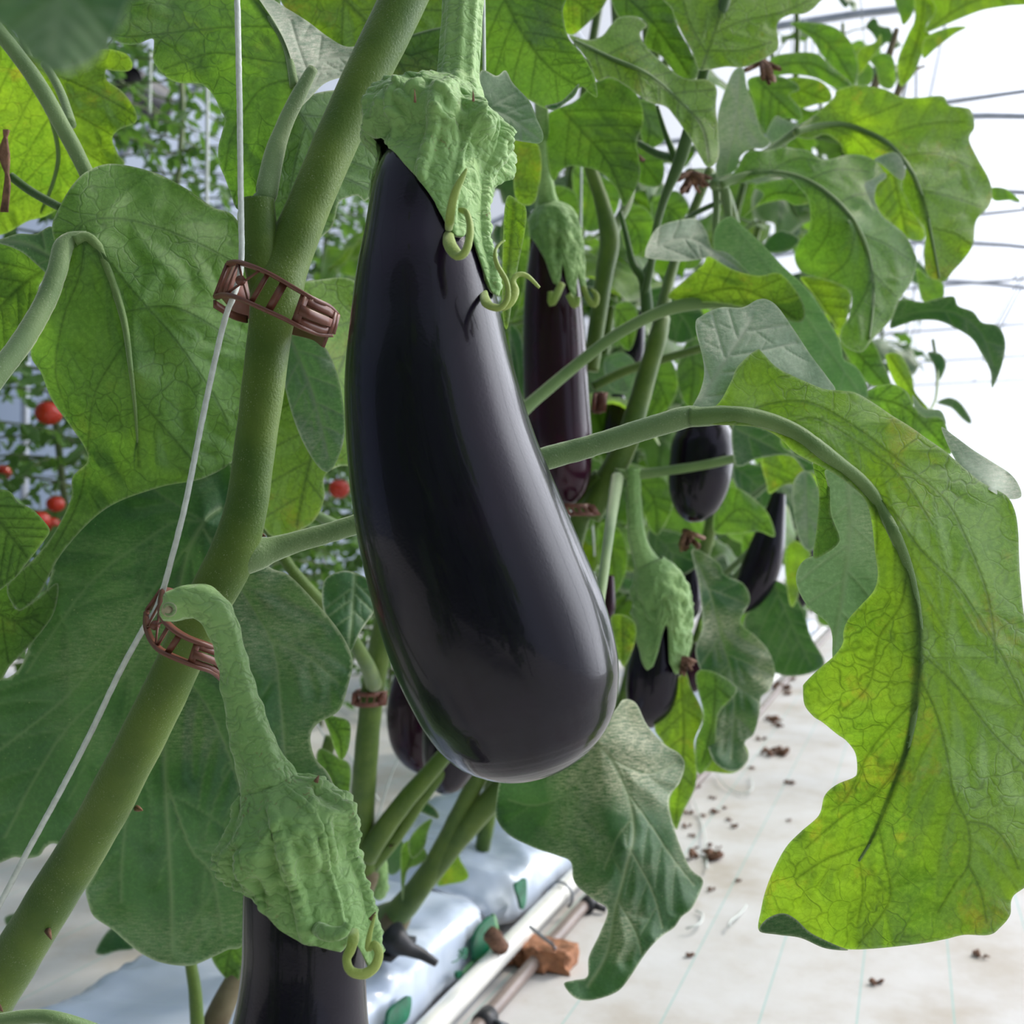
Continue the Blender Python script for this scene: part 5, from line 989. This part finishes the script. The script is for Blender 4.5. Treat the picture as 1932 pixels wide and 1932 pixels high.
LF(p2, [(1258, -30), (1268, 20), (1285, 60), (1304, 95), (1318, 130), (1335, 132), (1370, 126), (1400, 127), (1430, 117), (1460, 100), (1469, 85), (1467, 45), (1490, 28), (1520, 25), (1545, 5), (1560, -30)], [(1258, -30, .80), (1330, 130, .77), (1469, 85, .79), (1550, 0, .82)], [(1324, 130), (1345, 70), (1365, 0), (1370, -30)], [[(1333, 100), (1300, 40), (1285, -20)], [(1345, 65), (1400, 40), (1470, 25), (1530, 0)], [(1335, 95), (1400, 95), (1455, 80)], [(1355, 30), (1400, -10)]], 'under_yellow', 6, .003, .003, 5000, label='sun-bright leaf at the top edge right of centre')
LF(p3, [(1388, 130), (1403, 130), (1409, 164), (1422, 198), (1436, 246), (1452, 268), (1440, 280), (1419, 281), (1398, 294), (1388, 321), (1357, 335), (1350, 315), (1356, 287), (1354, 219), (1374, 154)], [(1395, 130, .92), (1450, 268, .95), (1357, 335, .97)], [(1395, 140), (1390, 220), (1370, 320)], None, 'upper_pale', 5, label='folded dusty sunlit-pale leaf pointing up at upper right')
# right-hand big leaves
LF(p3, [(1495, 250), (1511, 236), (1542, 212), (1573, 184), (1579, 171), (1614, 161), (1665, 167), (1702, 183), (1733, 184), (1778, 181), (1790, 198), (1815, 202), (1832, 208), (1839, 239), (1829, 263), (1846, 301), (1865, 335), (1872, 362), (1866, 389), (1842, 417), (1836, 461), (1819, 489), (1798, 512), (1784, 530), (1771, 531), (1750, 519), (1743, 485), (1745, 434), (1723, 403), (1702, 355), (1708, 314), (1685, 287), (1655, 300), (1620, 300), (1592, 290), (1586, 273), (1559, 254), (1528, 263), (1504, 258)],
   [(1500, 250, .98), (1614, 161, 1.0), (1832, 208, .98), (1870, 360, .97), (1775, 530, .92), (1720, 330, .93), (1600, 290, 1.0)], [(1500, 249), (1545, 238), (1590, 236), (1630, 247), (1680, 275), (1720, 325), (1745, 390), (1760, 460), (1772, 525)],
   [[(1590, 236), (1650, 215), (1700, 195)], [(1660, 260), (1740, 235), (1820, 230)], [(1700, 295), (1770, 290), (1840, 320)], [(1735, 360), (1790, 370), (1850, 390)], [(1752, 430), (1800, 440), (1830, 460)], [(1620, 245), (1650, 270), (1680, 285)], [(1560, 238), (1610, 260), (1640, 290)]], 'under_yellow', 6, .003, .004, 6000, (7, 2), label='arching sunlit leaf against the white roof, the upper of the two broad ones')
LF(p3, [(1357, 350), (1388, 321), (1409, 287), (1443, 284), (1477, 278), (1500, 280), (1525, 284), (1556, 301), (1600, 292), (1634, 295), (1658, 311), (1668, 331), (1648, 342), (1636, 359), (1651, 386), (1668, 410), (1706, 441), (1723, 471), (1730, 495), (1719, 533), (1696, 567), (1682, 601), (1648, 639), (1624, 665), (1590, 650), (1586, 625), (1603, 594), (1605, 553), (1579, 536), (1538, 523), (1511, 512), (1499, 485), (1508, 454), (1527, 430), (1525, 379), (1508, 355), (1491, 338), (1463, 331), (1436, 335), (1409, 342), (1370, 352)],
   [(1360, 350, .93), (1443, 284, .95), (1660, 320, .96), (1725, 490, .92), (1620, 660, .85), (1500, 485, .93), (1600, 420, .88), (1600, 570, .88)], [(1360, 350), (1400, 333), (1450, 326), (1510, 337), (1560, 365), (1605, 410), (1635, 470), (1648, 550), (1640, 640)],
   [[(1450, 326), (1500, 300), (1545, 305)], [(1520, 342), (1580, 320), (1640, 325)], [(1580, 385), (1610, 370), (1640, 365)], [(1620, 440), (1670, 460), (1715, 490)], [(1642, 510), (1670, 540), (1690, 560)], [(1560, 365), (1565, 430), (1530, 490)], [(1615, 425), (1600, 490), (1560, 525)], [(1645, 520), (1625, 570), (1600, 610)]], 'under', 6, .003, .004, 6000, (8, 2), label='broad arching leaf with a pale turned edge, the lower of the two sunlit ones')
LF(p3, [(1632, 345), (1650, 335), (1668, 325), (1672, 335), (1655, 350), (1650, 375), (1658, 398), (1645, 385), (1634, 362)], .915, None, None, 'upper_pale', 4)
LF(p3, [(1650, 300), (1690, 288), (1708, 318), (1700, 340), (1665, 312)], .93, None, None, 'upper_pale', 4)
LF(p3, [(1217, 478), (1222, 460), (1240, 430), (1272, 417), (1313, 413), (1333, 437), (1344, 468), (1374, 478), (1415, 516), (1400, 522), (1370, 510), (1340, 488), (1318, 490), (1290, 493), (1250, 491), (1220, 486)], [(1217, 480, .80), (1313, 413, .84), (1415, 516, .80)], [(1225, 475), (1300, 450), (1400, 510)], None, 'upper_pale', 5, label='wavy dusty sunlit-pale leaf in the middle right',
   flaps=[([(1338, 484), (1380, 507), (1430, 520), (1470, 515), (1500, 545), (1518, 580), (1515, 605), (1495, 607), (1480, 600), (1435, 580), (1400, 579), (1350, 572), (1300, 570), (1260, 560), (1290, 530), (1325, 500)], [(1340, 484, .80), (1515, 600, .78), (1300, 560, .82)], 'under_yellow', [(1300, 560), (1400, 545), (1500, 600)])])
LF(p3, [(1350, 430), (1378, 408), (1402, 427), (1439, 461), (1477, 502), (1511, 533), (1535, 560), (1559, 598), (1579, 632), (1588, 657), (1593, 678), (1614, 691), (1631, 715), (1636, 749), (1607, 740), (1569, 738), (1540, 715), (1500, 650), (1450, 590), (1400, 540), (1350, 480)], [(1378, 408, .86), (1500, 560, .80), (1634, 749, .74), (1560, 720, .78)], [(1380, 420), (1470, 530), (1550, 640), (1620, 740)], None, 'upper_hairy', 6, .003, .004, 5000, label='long blue-green dusty leaf behind the folded leaf base')
LF(p3, [(1511, 523), (1562, 528), (1603, 550), (1600, 594), (1586, 625), (1566, 601), (1532, 553)], .96, [(1520, 528), (1580, 615)], None, 'under_yellow', 4)
LF(p4, [(1585, 640), (1640, 640), (1665, 680), (1682, 727), (1670, 730), (1640, 725), (1610, 690)], .98, [(1600, 645), (1670, 725)], None, 'under', 4)
LF(p4, [(1672, 668), (1700, 670), (1720, 708), (1727, 740), (1752, 772), (1725, 765), (1690, 725), (1675, 690)], 1.0, [(1680, 672), (1740, 765)], None, 'under_yellow', 4)
LF(p3, [(1634, 742), (1660, 728), (1685, 725), (1712, 740), (1725, 768), (1745, 785), (1772, 787), (1785, 803), (1795, 855), (1770, 845), (1700, 800), (1650, 765)], .75, [(1640, 750), (1710, 770), (1785, 845)], None, 'under', 5,
   flaps=[([(1722, 745), (1745, 770), (1775, 775), (1785, 800), (1770, 788), (1745, 786), (1727, 772)], .755, 'upper_pale', None)])
LF(p4, [(1679, 618), (1689, 581), (1702, 564), (1740, 570), (1761, 565), (1798, 559), (1808, 577), (1836, 588), (1853, 608), (1883, 615), (1897, 646), (1890, 691), (1872, 732), (1868, 700), (1850, 665), (1832, 638), (1798, 617), (1767, 605), (1730, 605), (1702, 613)], [(1685, 600, 1.0), (1800, 570, .98), (1875, 725, .93)], [(1685, 605), (1740, 588), (1800, 590), (1850, 625), (1875, 690)], None, 'upper', 6, .002, .003, 4000, label='dark arched leaf reaching right against the white sky')
LF(p4, [(1768, 760), (1790, 750), (1812, 760), (1832, 790), (1830, 800), (1815, 790), (1795, 770)], 1.3, None, None, 'upper', 4)
stemtube(p4, None, [(1745, 785, 1.1, 3), (1765, 755, 1.2, 3), (1768, 700, 1.3, 3), (1760, 640, 1.3, 3)], 'petiole', 'petiole')
LF(p4, [(1750, 665), (1775, 668), (1785, 690), (1770, 720), (1762, 690)], 1.3, None, None, 'upper', 4)
LF(p4, [(1730, 505), (1750, 520), (1778, 533), (1778, 564), (1743, 570), (1730, 526)], 1.1, None, None, 'under', 4)
LF(p4, [(1870, 355), (1895, 355), (1910, 365), (1926, 380), (1905, 378), (1875, 378)], 1.1, None, None, 'under', 4)
LF(p3, [(1402, 410), (1440, 369), (1422, 350), (1491, 336), (1525, 345), (1530, 380), (1500, 388), (1477, 378), (1433, 388)], 1.05, [(1405, 405), (1460, 365), (1520, 370)], None, 'under', 5)
LF(p3, [(1438, 466), (1470, 435), (1508, 450), (1495, 470), (1460, 478)], 1.1, None, None, 'upper', 4)
LF(p4, [(1655, 300), (1690, 290), (1707, 320), (1704, 355), (1726, 400), (1745, 440), (1735, 455), (1700, 445), (1680, 420), (1650, 380)], 1.1, [(1680, 300), (1710, 440)], None, 'under_yellow', 5)
LF(p4, [(1670, 400), (1700, 390), (1720, 410), (1720, 440), (1700, 455), (1680, 440)], 1.15, None, None, 'under_yellow', 4)
# top right sprig
LF(p3, [(1767, -30), (1960, -30), (1950, 5), (1900, 12), (1853, 20), (1805, 38), (1750, 61), (1747, 51), (1764, 20)], 1.3, [(1750, 58), (1830, 5), (1940, -20)], None, 'under_yellow', 5, label='yellow-green leaf at the top right corner')
LF(p3, [(1726, -30), (1764, -30), (1767, 20), (1747, 51), (1760, 75), (1740, 102), (1726, 137), (1706, 161), (1696, 157), (1694, 113), (1713, 65), (1726, 34)], 1.32, [(1745, -30), (1735, 60), (1705, 155)], None, 'under_yellow', 5)
LF(p3, [(1688, -10), (1726, -10), (1722, 25), (1705, 47), (1698, 30)], 1.35, None, None, 'under', 4)
LF(p3, [(1745, 72), (1790, 52), (1824, 51), (1800, 65), (1765, 92), (1742, 110)], 1.3, None, None, 'under_yellow', 4)
LF(p3, [(1491, 44), (1518, 41), (1566, 48), (1593, 65), (1610, 89), (1620, 126), (1614, 157), (1603, 159), (1573, 130), (1552, 106), (1532, 75), (1511, 58)], 1.2, [(1495, 46), (1560, 80), (1610, 155)], None, 'under', 5)
LF(p3, [(1456, 109), (1504, 99), (1542, 102), (1566, 123), (1607, 159), (1579, 167), (1538, 147), (1491, 140), (1456, 142)], 1.15, [(1458, 125), (1530, 120), (1600, 160)], None, 'under', 5)
LF(p3, [(1615, 105), (1625, 90), (1650, 80), (1662, 64), (1662, 88), (1645, 110), (1620, 142)], 1.3, None, None, 'under_yellow', 4)
LF(p3, [(1412, 150), (1460, 142), (1500, 155), (1508, 170), (1490, 180), (1510, 205), (1512, 228), (1480, 225), (1450, 255), (1430, 230), (1420, 190)], 1.1, [(1430, 150), (1470, 190), (1505, 222)], None, 'under', 5)
LF(p3, [(1485, 148), (1540, 150), (1565, 170), (1567, 190), (1540, 197), (1510, 203), (1487, 182)], 1.12, [(1487, 160), (1560, 190)], None, 'under_yellow', 4)
LF(p3, [(1640, 110), (1665, 100), (1685, 110), (1690, 150), (1680, 168), (1660, 160), (1652, 130)], 1.4, None, None, 'under', 4)
LF(p3, [(1620, 130), (1640, 120), (1648, 140), (1640, 160), (1618, 160)], 1.4, None, None, 'under', 4)
LF(p3, [(1445, 255), (1462, 220), (1480, 225), (1512, 240), (1495, 250), (1475, 262), (1458, 270)], 1.02, None, None, 'upper_pale', 4)
# middle thicket leaves
mid_leaves = [([(1215, 560), (1260, 540), (1300, 560), (1330, 600), (1310, 640), (1260, 640)], 1.15, 'upper'), ([(1225, 700), (1260, 675), (1280, 720), (1262, 770), (1210, 790)], 1.1, 'under'),
    ([(1140, 680), (1175, 665), (1200, 690), (1185, 740), (1150, 730)], 1.15, 'upper_hairy'), ([(1160, 580), (1190, 570), (1205, 600), (1190, 660), (1165, 640)], 1.12, 'under_yellow'),
    ([(1150, 270), (1205, 265), (1250, 300), (1245, 350), (1200, 340)], 1.05, 'under'), ([(1170, 395), (1215, 390), (1235, 430), (1210, 480), (1180, 470)], 1.15, 'under_yellow'),
    ([(1200, 190), (1240, 200), (1255, 260), (1220, 280), (1205, 240)], 1.0, 'under'), ([(1010, 380), (1050, 350), (1090, 370), (1085, 420), (1030, 430)], 1.3, 'under_yellow'),
    ([(1080, 320), (1130, 330), (1170, 360), (1150, 420), (1100, 430)], 1.35, 'under_yellow'), ([(1100, 870), (1140, 880), (1130, 960), (1110, 1000), (1095, 940)], 1.2, 'under'),
    ([(1200, 900), (1250, 900), (1270, 950), (1240, 1010), (1210, 960)], 1.2, 'under'), ([(1225, 1000), (1290, 1010), (1320, 1060), (1270, 1090), (1230, 1050)], 1.3, 'upper'),
    ([(1130, 990), (1170, 1000), (1185, 1060), (1160, 1120), (1130, 1060)], 1.25, 'under_yellow'), ([(1385, 880), (1440, 880), (1470, 920), (1440, 960), (1395, 930)], 1.4, 'upper'),
    ([(1300, 640), (1340, 660), (1330, 730), (1300, 770), (1275, 710)], 1.2, 'under'), ([(1230, 380), (1275, 360), (1300, 390), (1285, 415), (1240, 430)], 1.2, 'under'),
    ([(1400, 1010), (1440, 1020), (1450, 1070), (1410, 1080)], 1.5, 'under_yellow'), ([(1320, 1180), (1350, 1160), (1380, 1210), (1350, 1260)], 1.3, 'under'),
    ([(945, 430), (985, 400), (1000, 450), (985, 560), (960, 600)], .9, 'under_yellow'), ([(960, 620), (985, 640), (990, 740), (975, 760)], 1.0, 'upper')]
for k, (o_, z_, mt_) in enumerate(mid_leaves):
    mt_ = {'under_yellow': 'under', 'under': 'under_shaded'}.get(mt_, mt_); a = np.array(o_, float); c = a.mean(0); LF((p2, p3)[k % 2] if z_ > 1.1 else p2, o_, [(a[0][0], a[0][1], z_ + .02), (a[2][0], a[2][1], z_ - .01), (a[-1][0], a[-1][1], z_)], [tuple(a[0]), tuple(c), tuple(a[len(a) // 2 + 1])], None, mt_, 4, res=1800)

# ------------------------------------------------------------------ eggplants further back
def egg(label, body, cal=None, ends=None, stalk=None, skin='skin', tips=(), flower=None, amp=4, seed=0, z=None, ridge=3):
    b = body[-1]; t = thing('eggplant', P(b[0], b[1], b[2]), label, 'eggplant'); fruit(t, body, skin, 48)
    if cal: calyx(t, cal, ends, [(cal[0][1], 1), (cal[len(cal) // 2][1], amp), (cal[-1][1], 1.5)], None, 5, 80, 60, ridge, fr=110, seed=seed)
    if stalk: G = Geo(); c_, r_ = pxtube(stalk, 6); G.tube(c_, r_, 24, ridges=7, ridge=.04, rough=.07, fr=90); G.build('stalk', M['calyx'], t)
    for q in tips: sepal_tip(t, q)
    if flower: dried(t, *flower).name = 'dried_flower'
    return t
egg('reddish-black eggplant right behind the big one, hanging upright', [(1035, 430, .95, 28), (1038, 480, .95, 40), (1042, 540, .95, 52), (1045, 620, .95, 58), (1048, 700, .95, 61), (1052, 780, .95, 62), (1058, 850, .95, 60), (1066, 900, .95, 50), (1072, 930, .95, 36), (1075, 948, .95, 18), (1076, 954, .95, 3)],
    [(1032, 388, .95, 16), (1036, 402, .95, 34), (1042, 425, .95, 44), (1046, 455, .95, 46), (1048, 500, .95, 48), (1050, 560, .95, 54), (1050, 600, .95, 58)], [(-90, 440), (-50, 455), (-20, 500), (-5, 545), (5, 552), (15, 500), (25, 560), (36, 575), (48, 520), (60, 560), (72, 560), (85, 480), (110, 560), (180, 460), (230, 540), (270, 440)],
    [(1000, 130, .80, 10), (1010, 138, .81, 12), (1020, 165, .83, 12), (1022, 220, .87, 13), (1024, 300, .91, 14), (1030, 360, .94, 17), (1034, 392, .95, 24), (1036, 405, .95, 34)], 'skin_red',
    [[(1060, 535, .915, 7), (1048, 560, .91, 8), (1040, 572, .91, 7), (1038, 550, .91, 5)], [(1072, 555, .91, 6), (1085, 575, .91, 8), (1090, 560, .91, 6)], [(1100, 540, .92, 5), (1110, 565, .92, 6), (1122, 575, .92, 6), (1126, 558, .92, 5), (1115, 545, .92, 3)]], amp=5, seed=2)
egg('dark eggplant under the pale leaf stalk, with a dried flower at its tip', [(1328, 800, .98, 44), (1328, 822, .98, 55), (1326, 850, .98, 60), (1318, 910, .98, 57), (1310, 950, .98, 46), (1302, 975, .98, 26), (1299, 984, .98, 6)], flower=(1292, 1000, .98, 40, 9, 8))
egg('eggplant with a long pale stalk and wrinkled calyx right of the big one', [(1235, 1160, .96, 36), (1238, 1220, .96, 44), (1233, 1270, .96, 50), (1228, 1320, .96, 46), (1226, 1350, .96, 32), (1226, 1372, .96, 8)],
    [(1225, 1062, .96, 24), (1235, 1085, .96, 38), (1243, 1110, .96, 48), (1250, 1150, .96, 50), (1248, 1200, .96, 50), (1242, 1250, .96, 52), (1238, 1280, .96, 53)], [(-90, 1160), (-60, 1200), (-35, 1245), (-20, 1262), (-8, 1250), (2, 1175), (12, 1172), (22, 1240), (38, 1262), (55, 1255), (75, 1200), (120, 1250), (180, 1180), (230, 1240), (270, 1160)],
    [(1195, 885, .95, 14), (1196, 940, .95, 14), (1200, 1000, .95, 16), (1210, 1040, .955, 19), (1224, 1070, .96, 27), (1232, 1085, .96, 36)], flower=(1290, 1240, .93, 32, 6, 9), amp=5, seed=5)
egg('curved purple-black eggplant hanging behind the pale right-hand leaves', [(1470, 930, 1.25, 12), (1462, 970, 1.25, 20), (1448, 1030, 1.25, 32), (1430, 1085, 1.25, 36), (1412, 1125, 1.25, 28), (1398, 1150, 1.25, 12), (1394, 1158, 1.25, 3)])
egg('small dark eggplant at the edge of the pale hanging lobe on the right', [(1520, 980, 1.5, 12), (1519, 1030, 1.5, 20), (1517, 1080, 1.5, 24), (1514, 1120, 1.5, 18), (1512, 1145, 1.5, 4)])
egg('purple eggplant low behind the big one, the left of two touching', [(820, 1180, 1.14, 30), (800, 1260, 1.14, 48), (785, 1330, 1.14, 54), (785, 1390, 1.14, 50), (795, 1430, 1.14, 36), (803, 1455, 1.14, 14), (806, 1464, 1.14, 2)], skin='skin_red')
egg('dark eggplant low behind the big one, the right of two touching', [(880, 1240, 1.02, 35), (872, 1310, 1.02, 58), (862, 1380, 1.02, 64), (850, 1430, 1.02, 55), (838, 1470, 1.02, 38), (828, 1488, 1.02, 18), (824, 1494, 1.02, 3)])
egg('small dark eggplant high between stems, above the arched leaf stalk', [(1200, 590, 1.2, 14), (1199, 620, 1.2, 18), (1197, 660, 1.2, 18), (1194, 685, 1.2, 12), (1192, 694, 1.2, 3)])
egg('grey-lit eggplant tip showing above the pale leaf stalk', [(1166, 745, 1.3, 12), (1164, 775, 1.3, 20), (1162, 820, 1.3, 24), (1160, 850, 1.3, 20), (1158, 870, 1.3, 4)])
egg('reddish eggplant sliver just right of the big eggplant shoulder', [(1150, 1085, 1.1, 8), (1148, 1110, 1.1, 12), (1146, 1150, 1.1, 14), (1144, 1180, 1.1, 3)], skin='skin_red')
egg('dark eggplant behind the wrinkled calyx right of centre', [(1302, 1070, 1.3, 12), (1302, 1110, 1.3, 20), (1300, 1150, 1.3, 20), (1298, 1175, 1.3, 4)])
egg('purple eggplant low right of the wrinkled calyx', [(1322, 1215, 1.4, 12), (1318, 1250, 1.4, 20), (1312, 1285, 1.4, 18), (1308, 1305, 1.4, 4)], skin='skin_red')

# ------------------------------------------------------------------ the row going on: plants with generic leaves
def generic_leaf(seed, mat):
    q = random.Random(seed); L = 0.20; n = 22; v = []; f = []; uv = []; vein = []; rim = []; m_ = 11
    droop = q.uniform(.5, 1.1); fold = q.uniform(.1, .35); tw = q.uniform(-.5, .5)
    for i in range(n + 1):
        u = i / n; w_ = L * .36 * (math.sin(math.pi * min(1, u * 1.02) ** .75) ** .8 + 0.0) * (1 + .13 * math.sin(u * 19 + seed) + .06 * math.sin(u * 31)); w_ = max(w_, .001)
        ang = -droop * u * 1.3; x = L * (math.sin(droop * u * 1.3) / (droop * 1.3)); z = -L * (1 - math.cos(droop * u * 1.3)) / (droop * 1.3)
        for j in range(m_):
            t = -1 + 2 * j / (m_ - 1); wav = .012 * math.sin(u * 17 + t * 2 + seed) * abs(t) ** 2; zz = -fold * abs(t) ** 1.3 * w_ + wav + .003 * math.cos(u * 38 - abs(t) * 5) * (1 - abs(t)) ; a = tw * u
            y = t * w_; v.append(Vector((x, y * math.cos(a) - zz * math.sin(a) * .3, z + zz + y * math.sin(a)))); uv.append((u * L, t * w_ + seed)); vein.append(math.exp(-(t / .08) ** 2) if abs(t) < .3 else 0.6 * max(0, math.cos(u * 38 - abs(t) * 5)) ** 14); rim.append(1.0 if j in (0, m_ - 1) else 0)
    for i in range(n):
        for j in range(m_ - 1): k = i * m_ + j; f.append((k, k + 1, k + m_ + 1, k + m_))
    G = Geo(); G.v = v; G.f = f; G.m = [0] * len(f); nb = len(v)
    G.mi = 1; G.tube([Vector((-.10, 0, -.03)), Vector((-.05, 0, -.004)), Vector((0, 0, 0)), Vector((.05, 0, -.004 - .02 * droop))], [.0035, .003, .0025, .0015], 6)
    k = len(G.v) - nb; uv += [(0, seed)] * k; vein += [0] * k; rim += [0] * k
    o = mesh_obj('leaf', G.v, G.f, None, None, True, uv, {'vein': vein, 'rim': rim}, [M[mat], M['petiole']], G.m)
    return o.data, o
gm = []
for sd in range(6):
    me, ob = generic_leaf(sd + 1, ('under_yellow', 'under_shaded', 'upper', 'under', 'upper', 'under_shaded')[sd])
    # recentre so the joint sits at the mesh origin
    me.transform(Matrix.Translation(ob.location)); bpy.data.objects.remove(ob); gm.append(me)
rf = random.Random(21)
def filler(s, label, nl, hmin, hmax, lmin, lmax, base_l=-.6, group='eggplant plants further along the row'):
    t = plant(s, base_l, label, group); tips = []
    for k in range(2):
        l1 = rf.uniform(lmin, lmax); s1 = s + rf.uniform(-.12, .12)
        pts = [W(s, base_l, .09), W(s * .8 + s1 * .2, base_l * .8 + l1 * .2, .35), W((s + s1) / 2, (base_l + l1) / 2, .8), W(s1, l1, 1.4), W(s1, l1 + .02, hmax)]
        c = catmull([tuple(p) for p in pts], False, .08, 3); G = Geo(); G.tube([Vector(p) for p in c], list(np.linspace(.012, .005, len(c))), 8, rough=.1, fr=40); G.build('stem', M['stem'], t); tips.append(c)
    for k in range(nl):
        c = tips[k % 2]; h = hmin + (hmax - hmin) * (k + rf.random()) / nl; i = int(np.argmin(abs(c[:, 2] - h))); p = Vector(c[i]); a = rf.uniform(0, 2 * math.pi)
        o = bpy.data.objects.new('leaf', gm[rf.randrange(6)]); link(o); o.parent = t; o.matrix_parent_inverse = Matrix.Translation(-t.location)
        sc = rf.uniform(.8, 1.35) * (1.0 if h < hmax - .3 else .65); o.scale = (sc, sc, sc); o.rotation_euler = (rf.uniform(-.4, .4), rf.uniform(-.3, .5), a); o.location = p + Vector((math.cos(a), math.sin(a), .2)) * .09 * sc
    return t
fl_lab = 'leafy eggplant plant further along the row, seen between the nearer stems'
filler(1.42, 'leafy eggplant plant just behind the reddish-black eggplant, mostly hidden', 16, .5, 1.2, -.44, -.32, group=None)
filler(1.65, 'leafy eggplant plant behind the dark eggplant with the dried flower tip', 18, .45, 1.3, -.42, -.30, group=None)
filler(2.1, fl_lab, 30, .4, 1.7, -.36, -.20)
filler(2.7, fl_lab, 32, .35, 1.9, -.34, -.16)
filler(3.3, fl_lab, 32, .35, 2.0, -.34, -.14)
filler(4.0, fl_lab, 32, .35, 2.05, -.34, -.12)
filler(4.8, fl_lab, 32, .35, 2.05, -.34, -.10)
filler(5.7, fl_lab, 32, .3, 2.1, -.34, -.08)
filler(6.8, fl_lab, 34, .3, 2.1, -.34, -.08)
for s_ in (1.9, 2.6): filler(s_, 'leafy eggplant plant on the far side of the grow bags', 22, .5, 1.6, -1.05, -.85, -.72, 'eggplant plants leaning to the far side of the row')
# unseen plants added behind the photographer to give the glossy skins dark reflections
for (s_, l_, bl_) in ((-0.75, -.30, -.6), (-1.25, -.35, -.6), (-.55, .55, .85), (-1.05, .50, .85), (-1.6, .1, .3), (-1.7, -.5, -.6), (-1.6, .9, .9)):
    filler(s_, 'unseen leafy eggplant plant added behind the camera position', 34, .15, 1.7, l_ - .1, l_ + .1, bl_, 'unseen eggplant plants added behind the camera')
# low green shrubs far beyond the aisle at the right edge
for k, (s_, l_) in enumerate(((7.5, 1.3), (8.6, 1.5), (6.6, 1.55))):
    filler(s_, 'green plant far down the right side of the aisle at the right frame edge', 26, .1, .95, l_ - .1, l_ + .15, l_, 'distant plants right of the aisle')
